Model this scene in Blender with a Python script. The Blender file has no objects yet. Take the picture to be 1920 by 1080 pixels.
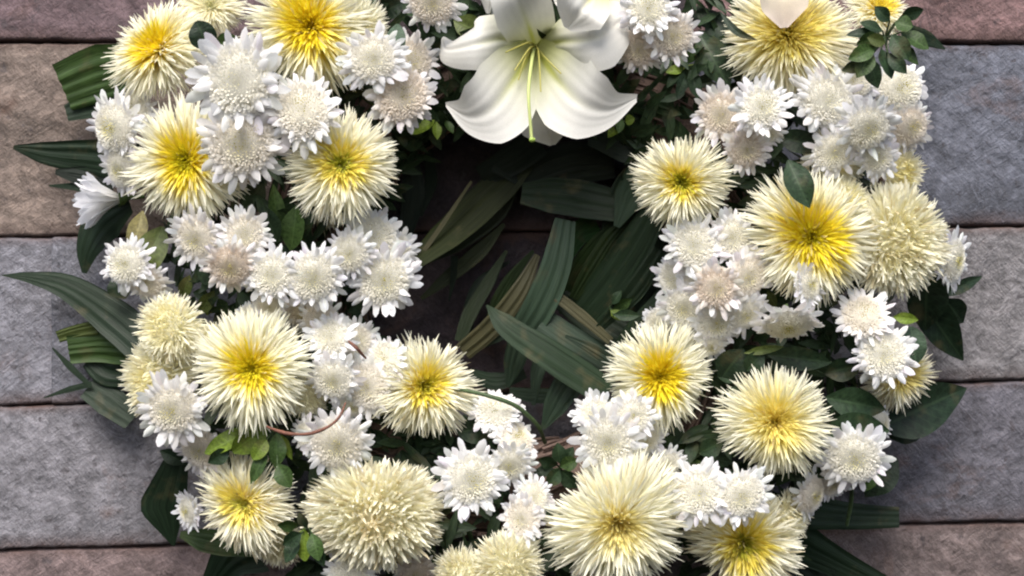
import bpy, math, random
import numpy as np
from mathutils import Vector, Matrix, Quaternion
R_ = math.radians
rng = np.random.default_rng(7)
random.seed(7)
scene = bpy.context.scene
COL = scene.collection

# ------------------------------------------------------------ camera, sky, sun, exposure
CD, ZC, FW = 1.62, 1.5, 1.5          # camera distance to the wall, height, distance to the flower plane
cam = bpy.data.cameras.new('camera')
cam.lens = 54.0; cam.sensor_width = 36.0; cam.clip_start = 0.05; cam.clip_end = 200
cam.dof.use_dof = True; cam.dof.focus_distance = 1.50; cam.dof.aperture_fstop = 9.0
camo = bpy.data.objects.new('camera', cam); COL.objects.link(camo)
camo.location = (0, -CD, ZC); camo.rotation_euler = (R_(90), 0, 0)
scene.camera = camo

SUN_EL, SUN_AZ = 56.0, -12.0         # azimuth measured from the viewer's side of the wall, negative = left
w = bpy.data.worlds.new('World'); scene.world = w; w.use_nodes = True
nt = w.node_tree; bg = nt.nodes['Background']
sky = nt.nodes.new('ShaderNodeTexSky'); sky.sky_type = 'NISHITA'; sky.sun_disc = False
sky.sun_elevation = R_(SUN_EL); sky.sun_rotation = R_(180 + SUN_AZ * -1)
sky.air_density = 1.0; sky.dust_density = 4.0; sky.ozone_density = 1.0
nt.links.new(sky.outputs[0], bg.inputs[0]); bg.inputs[1].default_value = 0.112
sun = bpy.data.lights.new('sun', 'SUN'); sun.energy = 2.3; sun.angle = R_(38); sun.color = (1.0, 0.97, 0.93)
suno = bpy.data.objects.new('sun', sun); COL.objects.link(suno)
e, a = R_(SUN_EL), R_(SUN_AZ)
sdir = Vector((math.sin(a) * math.cos(e), -math.cos(a) * math.cos(e), math.sin(e)))   # towards the sun
suno.rotation_euler = sdir.to_track_quat('Z', 'Y').to_euler(); suno.location = (0, -3, 4)
scene.view_settings.view_transform = 'Standard'; scene.view_settings.look = 'None'
scene.view_settings.exposure = 0.92; scene.view_settings.gamma = 1.0
try:
    scene.cycles.max_bounces = 14; scene.cycles.diffuse_bounces = 9; scene.cycles.transmission_bounces = 9
    scene.cycles.pixel_filter_type = 'BLACKMAN_HARRIS'; scene.cycles.filter_width = 2.1
except Exception: pass

# ------------------------------------------------------------ helpers
def mpp(d): return (CD - d) / FW / 1920.0
def at(px, py, d):
    s = mpp(d)
    return np.array([(px - 960) * s, -d, ZC - (py - 540) * s])

def lin(c):
    c = np.asarray(c, float)
    return np.where(c <= 0.04045, c / 12.92, ((c + 0.055) / 1.055) ** 2.4)

def mk_mesh(name, V, F, mat, col=None, uv=None, smooth=True):
    me = bpy.data.meshes.new(name)
    V = np.asarray(V, np.float32); F = np.asarray(F, np.int32)
    n = F.shape[1]
    me.vertices.add(len(V)); me.vertices.foreach_set('co', V.ravel())
    me.loops.add(F.size); me.loops.foreach_set('vertex_index', F.ravel())
    me.polygons.add(len(F)); me.polygons.foreach_set('loop_start', np.arange(0, F.size, n, dtype=np.int32))
    me.polygons.foreach_set('use_smooth', np.full(len(F), smooth))
    me.update(calc_edges=True)
    if col is not None:
        at_ = me.color_attributes.new('tint', 'FLOAT_COLOR', 'POINT')
        c = np.ones((len(V), 4), np.float32); c[:, :3] = col
        at_.data.foreach_set('color', c.ravel())
    if uv is not None:
        u = me.uv_layers.new(name='UVMap')
        u.data.foreach_set('uv', np.asarray(uv, np.float32)[F.ravel()].ravel())
    if mat: me.materials.append(mat)
    return me

def link(name, me, parent=None, loc=None, rot=None, scale=None, color=None):
    o = bpy.data.objects.new(name, me); COL.objects.link(o)
    if parent: o.parent = parent
    if loc is not None: o.location = loc
    if rot is not None:
        o.rotation_mode = 'QUATERNION'; o.rotation_quaternion = rot
    if scale is not None: o.scale = scale
    if color is not None: o.color = (*color, 1)
    return o

def tag(o, label, cat, group=None):
    o['label'] = label; o['category'] = cat
    if group: o['group'] = group
    return o

def grid_faces(K, M, N=1):
    """quads of N patches, each (K+1) x M vertices"""
    k, m = np.meshgrid(np.arange(K), np.arange(M - 1), indexing='ij')
    a = (k * M + m).ravel()
    q = np.stack([a, a + 1, a + M + 1, a + M], 1)
    off = (np.arange(N) * (K + 1) * M)[:, None, None]
    return (q[None] + off).reshape(-1, 4)

# value noise for numpy
def vnoise(x, y, seed, per=64):
    r = np.random.default_rng(seed).random((per, per))
    xi = np.floor(x).astype(int); yi = np.floor(y).astype(int)
    fx = x - xi; fy = y - yi
    fx = fx * fx * (3 - 2 * fx); fy = fy * fy * (3 - 2 * fy)
    g = lambda i, j: r[i % per, j % per]
    return ((g(xi, yi) * (1 - fx) + g(xi + 1, yi) * fx) * (1 - fy) + (g(xi, yi + 1) * (1 - fx) + g(xi + 1, yi + 1) * fx) * fy)
def fbm(x, y, seed, oct=4, gain=0.5):
    s = 0; a = 1; t = 0
    for i in range(oct):
        s = s + a * (vnoise(x * 2 ** i + 7.3 * i, y * 2 ** i - 3.1 * i, seed + i) - 0.5); t += a; a *= gain
    return s / t

# ------------------------------------------------------------ materials
def new_mat(name):
    m = bpy.data.materials.new(name); m.use_nodes = True
    nt = m.node_tree
    for n in list(nt.nodes):
        if n.type != 'OUTPUT_MATERIAL': nt.nodes.remove(n)
    return m, nt, nt.nodes['Material Output']
def N(nt, t, **kw):
    n = nt.nodes.new(t)
    for k, v in kw.items():
        if k.startswith('i_'): n.inputs[int(k[2:]) if k[2:].isdigit() else k[2:]].default_value = v
        else: setattr(n, k, v)
    return n

def petal_material(name, transl=0.3, rough=0.55):
    m, nt, out = new_mat(name)
    at_ = N(nt, 'ShaderNodeVertexColor', layer_name='tint')
    no = N(nt, 'ShaderNodeTexNoise'); no.inputs['Scale'].default_value = 900.0; no.inputs['Detail'].default_value = 2
    geo = N(nt, 'ShaderNodeNewGeometry'); nt.links.new(geo.outputs['Position'], no.inputs['Vector'])
    mr = N(nt, 'ShaderNodeMapRange'); mr.inputs[1].default_value = .3; mr.inputs[2].default_value = .7; mr.inputs[3].default_value = .93; mr.inputs[4].default_value = 1.03
    nt.links.new(no.outputs[0], mr.inputs[0])
    oi = N(nt, 'ShaderNodeObjectInfo')
    mx = N(nt, 'ShaderNodeVectorMath', operation='MULTIPLY'); nt.links.new(at_.outputs[0], mx.inputs[0]); nt.links.new(oi.outputs['Color'], mx.inputs[1])
    ms = N(nt, 'ShaderNodeVectorMath', operation='SCALE'); nt.links.new(mx.outputs[0], ms.inputs[0]); nt.links.new(mr.outputs[0], ms.inputs['Scale'])
    p = N(nt, 'ShaderNodeBsdfPrincipled'); p.inputs['Roughness'].default_value = rough
    p.inputs['Specular IOR Level'].default_value = 0.3
    t = N(nt, 'ShaderNodeBsdfTranslucent')
    mix = N(nt, 'ShaderNodeMixShader'); mix.inputs[0].default_value = transl
    nt.links.new(ms.outputs[0], p.inputs['Base Color']); nt.links.new(ms.outputs[0], t.inputs[0])
    nt.links.new(p.outputs[0], mix.inputs[1]); nt.links.new(t.outputs[0], mix.inputs[2]); nt.links.new(mix.outputs[0], out.inputs[0])
    return m
M_petal = petal_material('petal', 0.40)
M_lily = petal_material('lily_tepal', 0.28, 0.42)

def leaf_material(name, rib=1.0, rough=0.42):
    m, nt, out = new_mat(name)
    uv = N(nt, 'ShaderNodeUVMap', uv_map='UVMap')
    oi = N(nt, 'ShaderNodeObjectInfo')
    mp = N(nt, 'ShaderNodeMapping'); mp.inputs['Scale'].default_value = (44, 1.0, 1) if rib else (6, 5, 1)
    nt.links.new(uv.outputs[0], mp.inputs[0])
    addv = N(nt, 'ShaderNodeVectorMath', operation='ADD'); nt.links.new(mp.outputs[0], addv.inputs[0])
    sc = N(nt, 'ShaderNodeMath', operation='MULTIPLY', i_1=40.0); nt.links.new(oi.outputs['Random'], sc.inputs[0])
    nt.links.new(sc.outputs[0], addv.inputs[1])
    no = N(nt, 'ShaderNodeTexNoise'); no.inputs['Scale'].default_value = 1.0; no.inputs['Detail'].default_value = 3
    nt.links.new(addv.outputs[0], no.inputs['Vector'])
    mr = N(nt, 'ShaderNodeMapRange'); mr.inputs[1].default_value = .3; mr.inputs[2].default_value = .72; mr.inputs[3].default_value = .62; mr.inputs[4].default_value = 1.45
    nt.links.new(no.outputs[0], mr.inputs[0])
    geo = N(nt, 'ShaderNodeNewGeometry')
    n2 = N(nt, 'ShaderNodeTexNoise'); n2.inputs['Scale'].default_value = 38.0; n2.inputs['Detail'].default_value = 4
    nt.links.new(geo.outputs['Position'], n2.inputs['Vector'])
    m2 = N(nt, 'ShaderNodeMapRange'); m2.inputs[1].default_value = .58; m2.inputs[2].default_value = .78; m2.inputs[3].default_value = 0; m2.inputs[4].default_value = .55
    nt.links.new(n2.outputs[0], m2.inputs[0])
    s1 = N(nt, 'ShaderNodeVectorMath', operation='SCALE'); nt.links.new(oi.outputs['Color'], s1.inputs[0]); nt.links.new(mr.outputs[0], s1.inputs['Scale'])
    mixc = N(nt, 'ShaderNodeMix', data_type='RGBA'); nt.links.new(m2.outputs[0], mixc.inputs[0]); nt.links.new(s1.outputs[0], mixc.inputs[6])
    mixc.inputs[7].default_value = (.13, .105, .05, 1)
    if not rib:      # midrib and side veins
        sx = N(nt, 'ShaderNodeSeparateXYZ'); nt.links.new(uv.outputs[0], sx.inputs[0])
        c0 = N(nt, 'ShaderNodeMath', operation='SUBTRACT', i_1=.5); nt.links.new(sx.outputs[0], c0.inputs[0])
        ab = N(nt, 'ShaderNodeMath', operation='ABSOLUTE'); nt.links.new(c0.outputs[0], ab.inputs[0])
        rb_ = N(nt, 'ShaderNodeMapRange'); rb_.inputs[1].default_value = .015; rb_.inputs[2].default_value = .05; rb_.inputs[3].default_value = 1; rb_.inputs[4].default_value = 0; nt.links.new(ab.outputs[0], rb_.inputs[0])
        ma = N(nt, 'ShaderNodeMath', operation='MULTIPLY_ADD', i_1=-1.3); nt.links.new(ab.outputs[0], ma.inputs[0]); nt.links.new(sx.outputs[1], ma.inputs[2])
        mm = N(nt, 'ShaderNodeMath', operation='MULTIPLY', i_1=3.2); nt.links.new(ma.outputs[0], mm.inputs[0])
        fr = N(nt, 'ShaderNodeMath', operation='PINGPONG', i_1=.5); nt.links.new(mm.outputs[0], fr.inputs[0])
        rv = N(nt, 'ShaderNodeMapRange'); rv.inputs[1].default_value = .0; rv.inputs[2].default_value = .09; rv.inputs[3].default_value = .55; rv.inputs[4].default_value = 0; nt.links.new(fr.outputs[0], rv.inputs[0])
        mxx = N(nt, 'ShaderNodeMath', operation='MAXIMUM'); nt.links.new(rb_.outputs[0], mxx.inputs[0]); nt.links.new(rv.outputs[0], mxx.inputs[1])
        vs = N(nt, 'ShaderNodeMath', operation='MULTIPLY', i_1=.45); nt.links.new(mxx.outputs[0], vs.inputs[0])
        s2 = N(nt, 'ShaderNodeVectorMath', operation='MULTIPLY_ADD'); nt.links.new(oi.outputs['Color'], s2.inputs[0]); s2.inputs[1].default_value = (1.5, 1.5, 1.5); s2.inputs[2].default_value = (.03, .045, .02)
        mv = N(nt, 'ShaderNodeMix', data_type='RGBA'); nt.links.new(vs.outputs[0], mv.inputs[0]); nt.links.new(mixc.outputs[2], mv.inputs[6]); nt.links.new(s2.outputs[0], mv.inputs[7]); mixc = mv
    p = N(nt, 'ShaderNodeBsdfPrincipled'); p.inputs['Roughness'].default_value = rough + .05; p.inputs['Specular IOR Level'].default_value = .26
    nt.links.new(mixc.outputs[2], p.inputs['Base Color'])
    t = N(nt, 'ShaderNodeBsdfTranslucent'); nt.links.new(mixc.outputs[2], t.inputs[0])
    bp = N(nt, 'ShaderNodeBump'); bp.inputs['Strength'].default_value = .5; bp.inputs['Distance'].default_value = .0012
    nt.links.new(no.outputs[0], bp.inputs['Height']); nt.links.new(bp.outputs[0], p.inputs['Normal'])
    mix = N(nt, 'ShaderNodeMixShader'); mix.inputs[0].default_value = .15
    nt.links.new(p.outputs[0], mix.inputs[1]); nt.links.new(t.outputs[0], mix.inputs[2]); nt.links.new(mix.outputs[0], out.inputs[0])
    return m
M_strap = leaf_material('strap_leaf', 1, .45)
M_leaf = leaf_material('broad_leaf', 0, .42)

def plain_material(name, c, rough=.7, nscale=300, lo=.6, hi=1.3):
    m, nt, out = new_mat(name)
    geo = N(nt, 'ShaderNodeNewGeometry'); no = N(nt, 'ShaderNodeTexNoise'); no.inputs['Scale'].default_value = nscale; no.inputs['Detail'].default_value = 4
    nt.links.new(geo.outputs['Position'], no.inputs['Vector'])
    mr = N(nt, 'ShaderNodeMapRange'); mr.inputs[1].default_value = .3; mr.inputs[2].default_value = .7; mr.inputs[3].default_value = lo; mr.inputs[4].default_value = hi
    nt.links.new(no.outputs[0], mr.inputs[0])
    s = N(nt, 'ShaderNodeVectorMath', operation='SCALE'); s.inputs[0].default_value = c; nt.links.new(mr.outputs[0], s.inputs['Scale'])
    p = N(nt, 'ShaderNodeBsdfPrincipled'); p.inputs['Roughness'].default_value = rough; nt.links.new(s.outputs[0], p.inputs['Base Color'])
    bp = N(nt, 'ShaderNodeBump'); bp.inputs['Strength'].default_value = .4; bp.inputs['Distance'].default_value = .001
    nt.links.new(no.outputs[0], bp.inputs['Height']); nt.links.new(bp.outputs[0], p.inputs['Normal'])
    nt.links.new(p.outputs[0], out.inputs[0])
    return m
M_calyx = plain_material('calyx', (.07, .12, .03))
M_twig = plain_material('dry_twig', (.15, .06, .038), .7)
M_stem = plain_material('green_stem', (.05, .085, .03), .6)
M_straw = plain_material('straw', (.13, .085, .068), .8, 500)
M_mortar = plain_material('mortar', (.035, .028, .028), .9, 120)

def stone_material():
    m, nt, out = new_mat('stone')
    L = nt.links.new
    tc = N(nt, 'ShaderNodeNewGeometry'); oi = N(nt, 'ShaderNodeObjectInfo')
    off = N(nt, 'ShaderNodeMath', operation='MULTIPLY', i_1=37.0); L(oi.outputs['Random'], off.inputs[0])
    pos = N(nt, 'ShaderNodeVectorMath', operation='ADD'); L(tc.outputs['Position'], pos.inputs[0]); L(off.outputs[0], pos.inputs[1])
    def noise(scale, detail=5, rough=.6, vec=None, dist=0):
        n = N(nt, 'ShaderNodeTexNoise'); n.inputs['Scale'].default_value = scale; n.inputs['Detail'].default_value = detail
        n.inputs['Roughness'].default_value = rough; n.inputs['Distortion'].default_value = dist
        L((vec or pos).outputs[0], n.inputs['Vector']); return n
    def rangen(src, a, b, c, d):
        r = N(nt, 'ShaderNodeMapRange'); r.inputs[1].default_value = a; r.inputs[2].default_value = b; r.inputs[3].default_value = c; r.inputs[4].default_value = d
        L(src.outputs[0], r.inputs[0]); return r
    def mp(scale, rot):
        q0 = N(nt, 'ShaderNodeMapping'); q0.inputs['Rotation'].default_value = rot; L(pos.outputs[0], q0.inputs[0])
        q = N(nt, 'ShaderNodeMapping'); q.inputs['Scale'].default_value = scale; L(q0.outputs[0], q.inputs[0]); return q
    big = noise(7, 5, .65); mid = noise(45, 6, .7, dist=.6); fine = noise(260, 4, .7)
    st1 = noise(1, 4, .65, mp((60, 60, 300), (0, R_(34), 0)), 1.2)
    st2 = noise(1, 4, .65, mp((52, 52, 320), (0, R_(-48), 0)), 1.4)
    # base brightness
    v1 = rangen(big, .32, .68, .64, 1.30); v2 = rangen(mid, .34, .66, .56, 1.38); v3 = rangen(fine, .3, .7, .76, 1.22)
    def mul(a, b):
        q = N(nt, 'ShaderNodeMath', operation='MULTIPLY'); L(a.outputs[0], q.inputs[0]); L(b.outputs[0], q.inputs[1]); return q
    v = mul(mul(v1, v2), v3)
    s = N(nt, 'ShaderNodeVectorMath', operation='SCALE'); L(oi.outputs['Color'], s.inputs[0]); L(v.outputs[0], s.inputs['Scale'])
    # pale scratches / worn streaks
    w1 = rangen(st1, .57, .66, 0, .5); w2 = rangen(st2, .58, .67, 0, .45)
    wm = N(nt, 'ShaderNodeMath', operation='MAXIMUM'); L(w1.outputs[0], wm.inputs[0]); L(w2.outputs[0], wm.inputs[1])
    gate = rangen(noise(16, 3), .40, .62, 0, 1); wg = mul(wm, gate)
    a1 = N(nt, 'ShaderNodeMix', data_type='RGBA'); L(wg.outputs[0], a1.inputs[0]); L(s.outputs[0], a1.inputs[6]); pale = N(nt, 'ShaderNodeVectorMath', operation='SCALE'); L(oi.outputs['Color'], pale.inputs[0]); pale.inputs['Scale'].default_value = 1.85; L(pale.outputs[0], a1.inputs[7])
    sw = noise(26, 6, .62, dist=2.2); sb = N(nt, 'ShaderNodeMath', operation='SUBTRACT', i_1=.5); L(sw.outputs[0], sb.inputs[0])
    sa = N(nt, 'ShaderNodeMath', operation='ABSOLUTE'); L(sb.outputs[0], sa.inputs[0]); sr = rangen(sa, .0, .028, .55, 0)
    sg = mul(sr, rangen(noise(13, 3), .44, .60, 0, 1))
    a1b = N(nt, 'ShaderNodeMix', data_type='RGBA'); L(sg.outputs[0], a1b.inputs[0]); L(a1.outputs[2], a1b.inputs[6]); L(pale.outputs[0], a1b.inputs[7])
    a1 = a1b
    # rusty stains
    rs = rangen(noise(11, 6, .7, dist=.8), .57, .74, 0, .55)
    a2 = N(nt, 'ShaderNodeMix', data_type='RGBA'); L(rs.outputs[0], a2.inputs[0]); L(a1.outputs[2], a2.inputs[6]); a2.inputs[7].default_value = (.16, .085, .06, 1)
    # dark pits
    pk = rangen(noise(75, 3, .6), .62, .70, 0, .65)
    a3 = N(nt, 'ShaderNodeMix', data_type='RGBA'); L(pk.outputs[0], a3.inputs[0]); L(a2.outputs[2], a3.inputs[6]); a3.inputs[7].default_value = (.06, .05, .055, 1)
    # soiled margins (vertex attribute from the block's own edge distance, broken up by noise)
    at_ = N(nt, 'ShaderNodeVertexColor', layer_name='tint')
    sep = N(nt, 'ShaderNodeSeparateColor'); L(at_.outputs[0], sep.inputs[0])
    nb = rangen(noise(22, 5, .7), .32, .56, .15, 1.0)
    eg = N(nt, 'ShaderNodeMath', operation='MULTIPLY'); L(sep.outputs[0], eg.inputs[0]); L(nb.outputs[0], eg.inputs[1])
    a4 = N(nt, 'ShaderNodeMix', data_type='RGBA'); L(eg.outputs[0], a4.inputs[0]); L(a3.outputs[2], a4.inputs[6]); a4.inputs[7].default_value = (.085, .048, .04, 1)
    p = N(nt, 'ShaderNodeBsdfPrincipled'); p.inputs['Roughness'].default_value = .78; L(a4.outputs[2], p.inputs['Base Color'])
    h = N(nt, 'ShaderNodeMath', operation='ADD'); L(mid.outputs[0], h.inputs[0])
    h2 = N(nt, 'ShaderNodeMath', operation='MULTIPLY', i_1=.7); L(fine.outputs[0], h2.inputs[0]); L(h2.outputs[0], h.inputs[1])
    h3 = N(nt, 'ShaderNodeMath', operation='ADD'); L(h.outputs[0], h3.inputs[0])
    h4 = N(nt, 'ShaderNodeMath', operation='ADD'); L(st1.outputs[0], h4.inputs[0]); L(st2.outputs[0], h4.inputs[1])
    h5 = N(nt, 'ShaderNodeMath', operation='MULTIPLY', i_1=.8); L(h4.outputs[0], h5.inputs[0]); L(h5.outputs[0], h3.inputs[1])
    bp = N(nt, 'ShaderNodeBump'); bp.inputs['Strength'].default_value = .75; bp.inputs['Distance'].default_value = .0034
    L(h3.outputs[0], bp.inputs['Height']); L(bp.outputs[0], p.inputs['Normal']); L(p.outputs[0], out.inputs[0])
    return m
M_stone = stone_material()

# ------------------------------------------------------------ the stone wall
wall = bpy.data.objects.new('stone_wall', None); COL.objects.link(wall); wall.location = (0, 0, 0)
tag(wall, 'rough grey and brown stone block wall behind the flower wreath', 'wall')
JL = [(-620, -640), (-270, -280), (78, 80), (445, 424), (762, 714), (1032, 978), (1345, 1290), (1660, 1610)]
# per course: vertical joints (photo pixels) and colours of the blocks between them (sRGB); blocks in the wreath's hole are darkened, its shade painted into their colour
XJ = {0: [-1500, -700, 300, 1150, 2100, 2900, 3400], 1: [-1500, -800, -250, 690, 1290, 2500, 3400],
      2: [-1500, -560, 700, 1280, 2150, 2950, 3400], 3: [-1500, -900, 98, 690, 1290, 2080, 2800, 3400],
      4: [-1500, -480, 780, 1400, 2450, 3400], 5: [-1500, -820, 560, 1150, 2200, 3400], 6: [-1500, -600, 400, 1500, 2300, 3400]}
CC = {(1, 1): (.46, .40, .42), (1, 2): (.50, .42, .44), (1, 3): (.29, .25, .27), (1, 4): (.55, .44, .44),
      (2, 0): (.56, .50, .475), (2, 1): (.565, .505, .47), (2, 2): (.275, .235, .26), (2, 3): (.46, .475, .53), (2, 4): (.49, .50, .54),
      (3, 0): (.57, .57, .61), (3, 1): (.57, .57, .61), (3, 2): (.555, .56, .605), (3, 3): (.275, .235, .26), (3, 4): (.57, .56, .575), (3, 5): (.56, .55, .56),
      (4, 0): (.555, .55, .585), (4, 1): (.555, .55, .58), (4, 2): (.47, .46, .50), (4, 3): (.45, .445, .485),
      (5, 1): (.57, .50, .50), (5, 2): (.45, .45, .48), (5, 3): (.53, .475, .47), (5, 4): (.53, .475, .47)}
def jy(line, x):
    l, r = line; return l + (r - l) * x / 1920.0
bi = 0
for ci in range(7):
    top, bot = JL[ci], JL[ci + 1]
    for k in range(len(XJ[ci]) - 1):
        xa, xb = XJ[ci][k], XJ[ci][k + 1]
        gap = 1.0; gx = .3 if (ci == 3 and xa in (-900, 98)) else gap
        inview = (xb > -60 and xa < 1980 and 1 <= ci <= 5)
        step = 4.0 if inview else 16
        nx = max(8, int((xb - xa) / step)); ny = max(8, int((bot[0] - top[0]) / step))
        u = np.linspace(0, 1, nx + 1); v = np.linspace(0, 1, ny + 1)
        U, Vv = np.meshgrid(u, v)                       # rows = v (down)
        X = xa + gx * .6 + (xb - xa - gx * 1.2) * U
        wob = 2.2
        Yt = jy(top, X) + gap + wob * fbm(X / 60, X * 0, 10 + bi, 3) * 2; Yb = jy(bot, X) - gap + wob * fbm(X / 55, X * 0 + 9, 40 + bi, 3) * 2
        Y = Yt + (Yb - Yt) * Vv
        dl = (X - xa) + (7 if gx < 1 and xa == 98 else 0); dr = (xb - X) + (7 if gx < 1 and xb == 98 else 0); dt = Y - Yt; db = Yb - Y
        s = mpp(0)
        sd = 100 + bi * 13
        rough = fbm(X / 95, Y / 70, sd, 5, .62)
        rough2 = fbm((X + Y * .7) / 26, (Y - X * .8) / 17, sd + 5, 4, .65)
        ed = np.minimum(np.minimum(dl, dr), np.minimum(dt, db))
        round_ = np.clip(1 - ed / 5.0, 0, 1) ** 2.0 * 0.0045 * (1 + 1.5 * np.clip(fbm(X / 22, Y / 22, sd + 31, 3) * 4, 0, 1))
        margin = 1 - np.clip(np.minimum(dt, db * 1.0) / 26.0, 0, 1)
        D = 0.004 * (bi % 3 - 1) * .6 + rough * .007 * (1 - .75 * margin) + rough2 * .0030 * (1 - .7 * margin) - margin * .001 - round_
        P = np.stack([(X - 960) * s, -D, ZC - (Y - 540) * s], -1)
        # side skirt going back into the wall
        back = P.copy(); back[..., 1] = .05
        ny1, nx1 = P.shape[:2]
        V = P.reshape(-1, 3); idx = np.arange(ny1 * nx1).reshape(ny1, nx1)
        F = [np.stack([idx[:-1, :-1].ravel(), idx[1:, :-1].ravel(), idx[1:, 1:].ravel(), idx[:-1, 1:].ravel()], 1)]
        edges = [idx[0, :][::-1], idx[-1, :], idx[:, 0], idx[:, -1][::-1]]
        edges = [idx[0, :], idx[-1, ::-1], idx[::-1, 0], idx[:, -1]]
        Vs = [V]; base = len(V)
        for E in edges:
            b = V[E].copy(); b[:, 1] = .05; Vs.append(b); n = len(E)
            j = base + np.arange(n)
            F.append(np.stack([E[:-1], E[1:], j[1:], j[:-1]], 1)); base += n
        V = np.concatenate(Vs); F = np.concatenate(F)
        stain = np.clip(1 - np.minimum(db / 34.0, dt / 20.0), 0, 1) ** 1.2 * .9
        stain = np.maximum(stain, np.clip(1 - ed / 7.0, 0, 1))
        if not inview: stain = np.clip(1 - ed / 10.0, 0, 1)
        col = np.zeros((len(V), 3)); col[:stain.size, 0] = stain.ravel(); col[stain.size:, 0] = 1
        me = mk_mesh('stone_block', V, F, M_stone, col)
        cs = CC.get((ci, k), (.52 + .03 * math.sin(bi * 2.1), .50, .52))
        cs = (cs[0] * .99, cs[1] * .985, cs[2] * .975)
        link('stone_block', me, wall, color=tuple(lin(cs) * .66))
        bi += 1
s = mpp(0)
x0, x1 = (-1480 - 960) * s, (3380 - 960) * s; z0, z1 = ZC - (1640 - 540) * s, ZC - (-590 - 540) * s
def box(x0, x1, y0, y1, z0, z1):
    V = [(x, y, z) for x in (x0, x1) for y in (y0, y1) for z in (z0, z1)]
    F = [(0, 1, 3, 2), (4, 6, 7, 5), (0, 4, 5, 1), (2, 3, 7, 6), (0, 2, 6, 4), (1, 5, 7, 3)]
    return V, F
V, F = box(x0, x1, .014, .12, z0, z1)
me = mk_mesh('mortar', V, F, M_mortar, smooth=False); link('mortar', me, wall)

# ------------------------------------------------------------ petals in bulk
def petals(base, az, e0, e1, L, W, K=5, M=3, cup=.3, daz=None, twist=None, power=1.0, prof='quill', wob=0.0):
    """N petals as ribbons in the flower's own frame; returns V (N,K+1,M,3), s (K+1)"""
    n = len(az); s = np.linspace(0, 1, K + 1)
    daz = np.zeros(n) if daz is None else daz
    twist = np.zeros(n) if twist is None else twist
    E = e0[:, None] + (e1 - e0)[:, None] * (s[None] ** power); A = az[:, None] + daz[:, None] * s[None] ** 1.5
    if wob: ph = (az * 37.7)[:, None]; A = A + wob * np.sin(s[None] * 7 + ph) * s[None]; E = E + wob * np.cos(s[None] * 8.5 + ph * 1.7) * s[None] * 1.2
    d = np.stack([np.cos(E) * np.cos(A), np.cos(E) * np.sin(A), np.sin(E)], -1)
    dm = (d[:, 1:] + d[:, :-1]) / 2 * (L / K)[:, None, None]
    P = np.concatenate([np.zeros((n, 1, 3)), np.cumsum(dm, 1)], 1) + base[:, None, :]
    side = np.stack([-np.sin(A), np.cos(A), np.zeros_like(A)], -1)
    nrm = np.cross(d, side)
    tw = (twist[:, None] * s[None])[..., None]
    side2 = side * np.cos(tw) + nrm * np.sin(tw); nrm2 = nrm * np.cos(tw) - side * np.sin(tw)
    if prof == 'quill': w = np.interp(s, [0, .2, .6, .88, 1], [.4, .6, .95, 1.0, .5])
    elif prof == 'pointed': w = np.interp(s, [0, .2, .6, .85, 1], [.45, .8, 1, .75, .15])
    elif prof == 'ray': w = np.interp(s, [0, .25, .6, .85, 1], [.35, .78, 1, .82, .20])
    elif prof == 'floret': w = np.interp(s, [0, .4, .8, 1], [.5, .85, 1, .45])
    m = np.linspace(-1, 1, M)
    wid = (W[:, None] * w[None])[..., None, None] * .5
    V = P[:, :, None, :] + side2[:, :, None, :] * wid * m[None, None, :, None] + nrm2[:, :, None, :] * wid * cup * (m ** 2)[None, None, :, None] * -1.0
    return V, s

GA = math.pi * (3 - math.sqrt(5))
CREAM = lin((.965, .95, .82)); CREAMW = lin((.975, .97, .91)); YEL = lin((.965, .895, .20)); YEL2 = lin((.93, .88, .30)); GRN = lin((.62, .68, .12)); TAN = lin((.84, .78, .62))
WHT = lin((.96, .965, .985)); WCREAM = lin((.97, .96, .92)); BEI = lin((.88, .815, .75))

def smooth(x, a, b):
    t = np.clip((x - a) / (b - a), 0, 1); return t * t * (3 - 2 * t)

def quat_face(nx, ny, spin=0):
    """rotation taking local +Z to a facing direction (screen right nx, screen down ny)"""
    r2 = nx * nx + ny * ny
    if r2 > .97: k = math.sqrt(.97 / r2); nx *= k; ny *= k; r2 = .97
    n = Vector((nx, -math.sqrt(1 - r2), -ny))
    return n.to_track_quat('Z', 'Y') @ Quaternion((0, 0, 1), spin)

CX, CY = 985, 522
def torus(px, py):
    dx, dy = px - CX, py - CY; r = math.hypot(dx, dy) + 1e-6
    u = max(-1, min(1, (r - 512) / 290))
    t = math.sin(u * R_(48))
    d = .060 + .105 * math.sqrt(max(0, 1 - .85 * u * u))
    return dx / r * t, dy / r * t, d

def calyx_mesh():
    V = []; n = 8
    prof = [(0.22, .03), (.17, -.10), (.06, -.20), (.045, -.60)]
    for r, z in prof:
        for k in range(n): a = 2 * math.pi * k / n; V.append((r * math.cos(a), r * math.sin(a), z))
    F = [(j * n + k, j * n + (k + 1) % n, (j + 1) * n + (k + 1) % n, (j + 1) * n + k) for j in range(3) for k in range(n)]
    return mk_mesh('calyx', V, F, M_calyx)
ME_CALYX = calyx_mesh()

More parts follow.
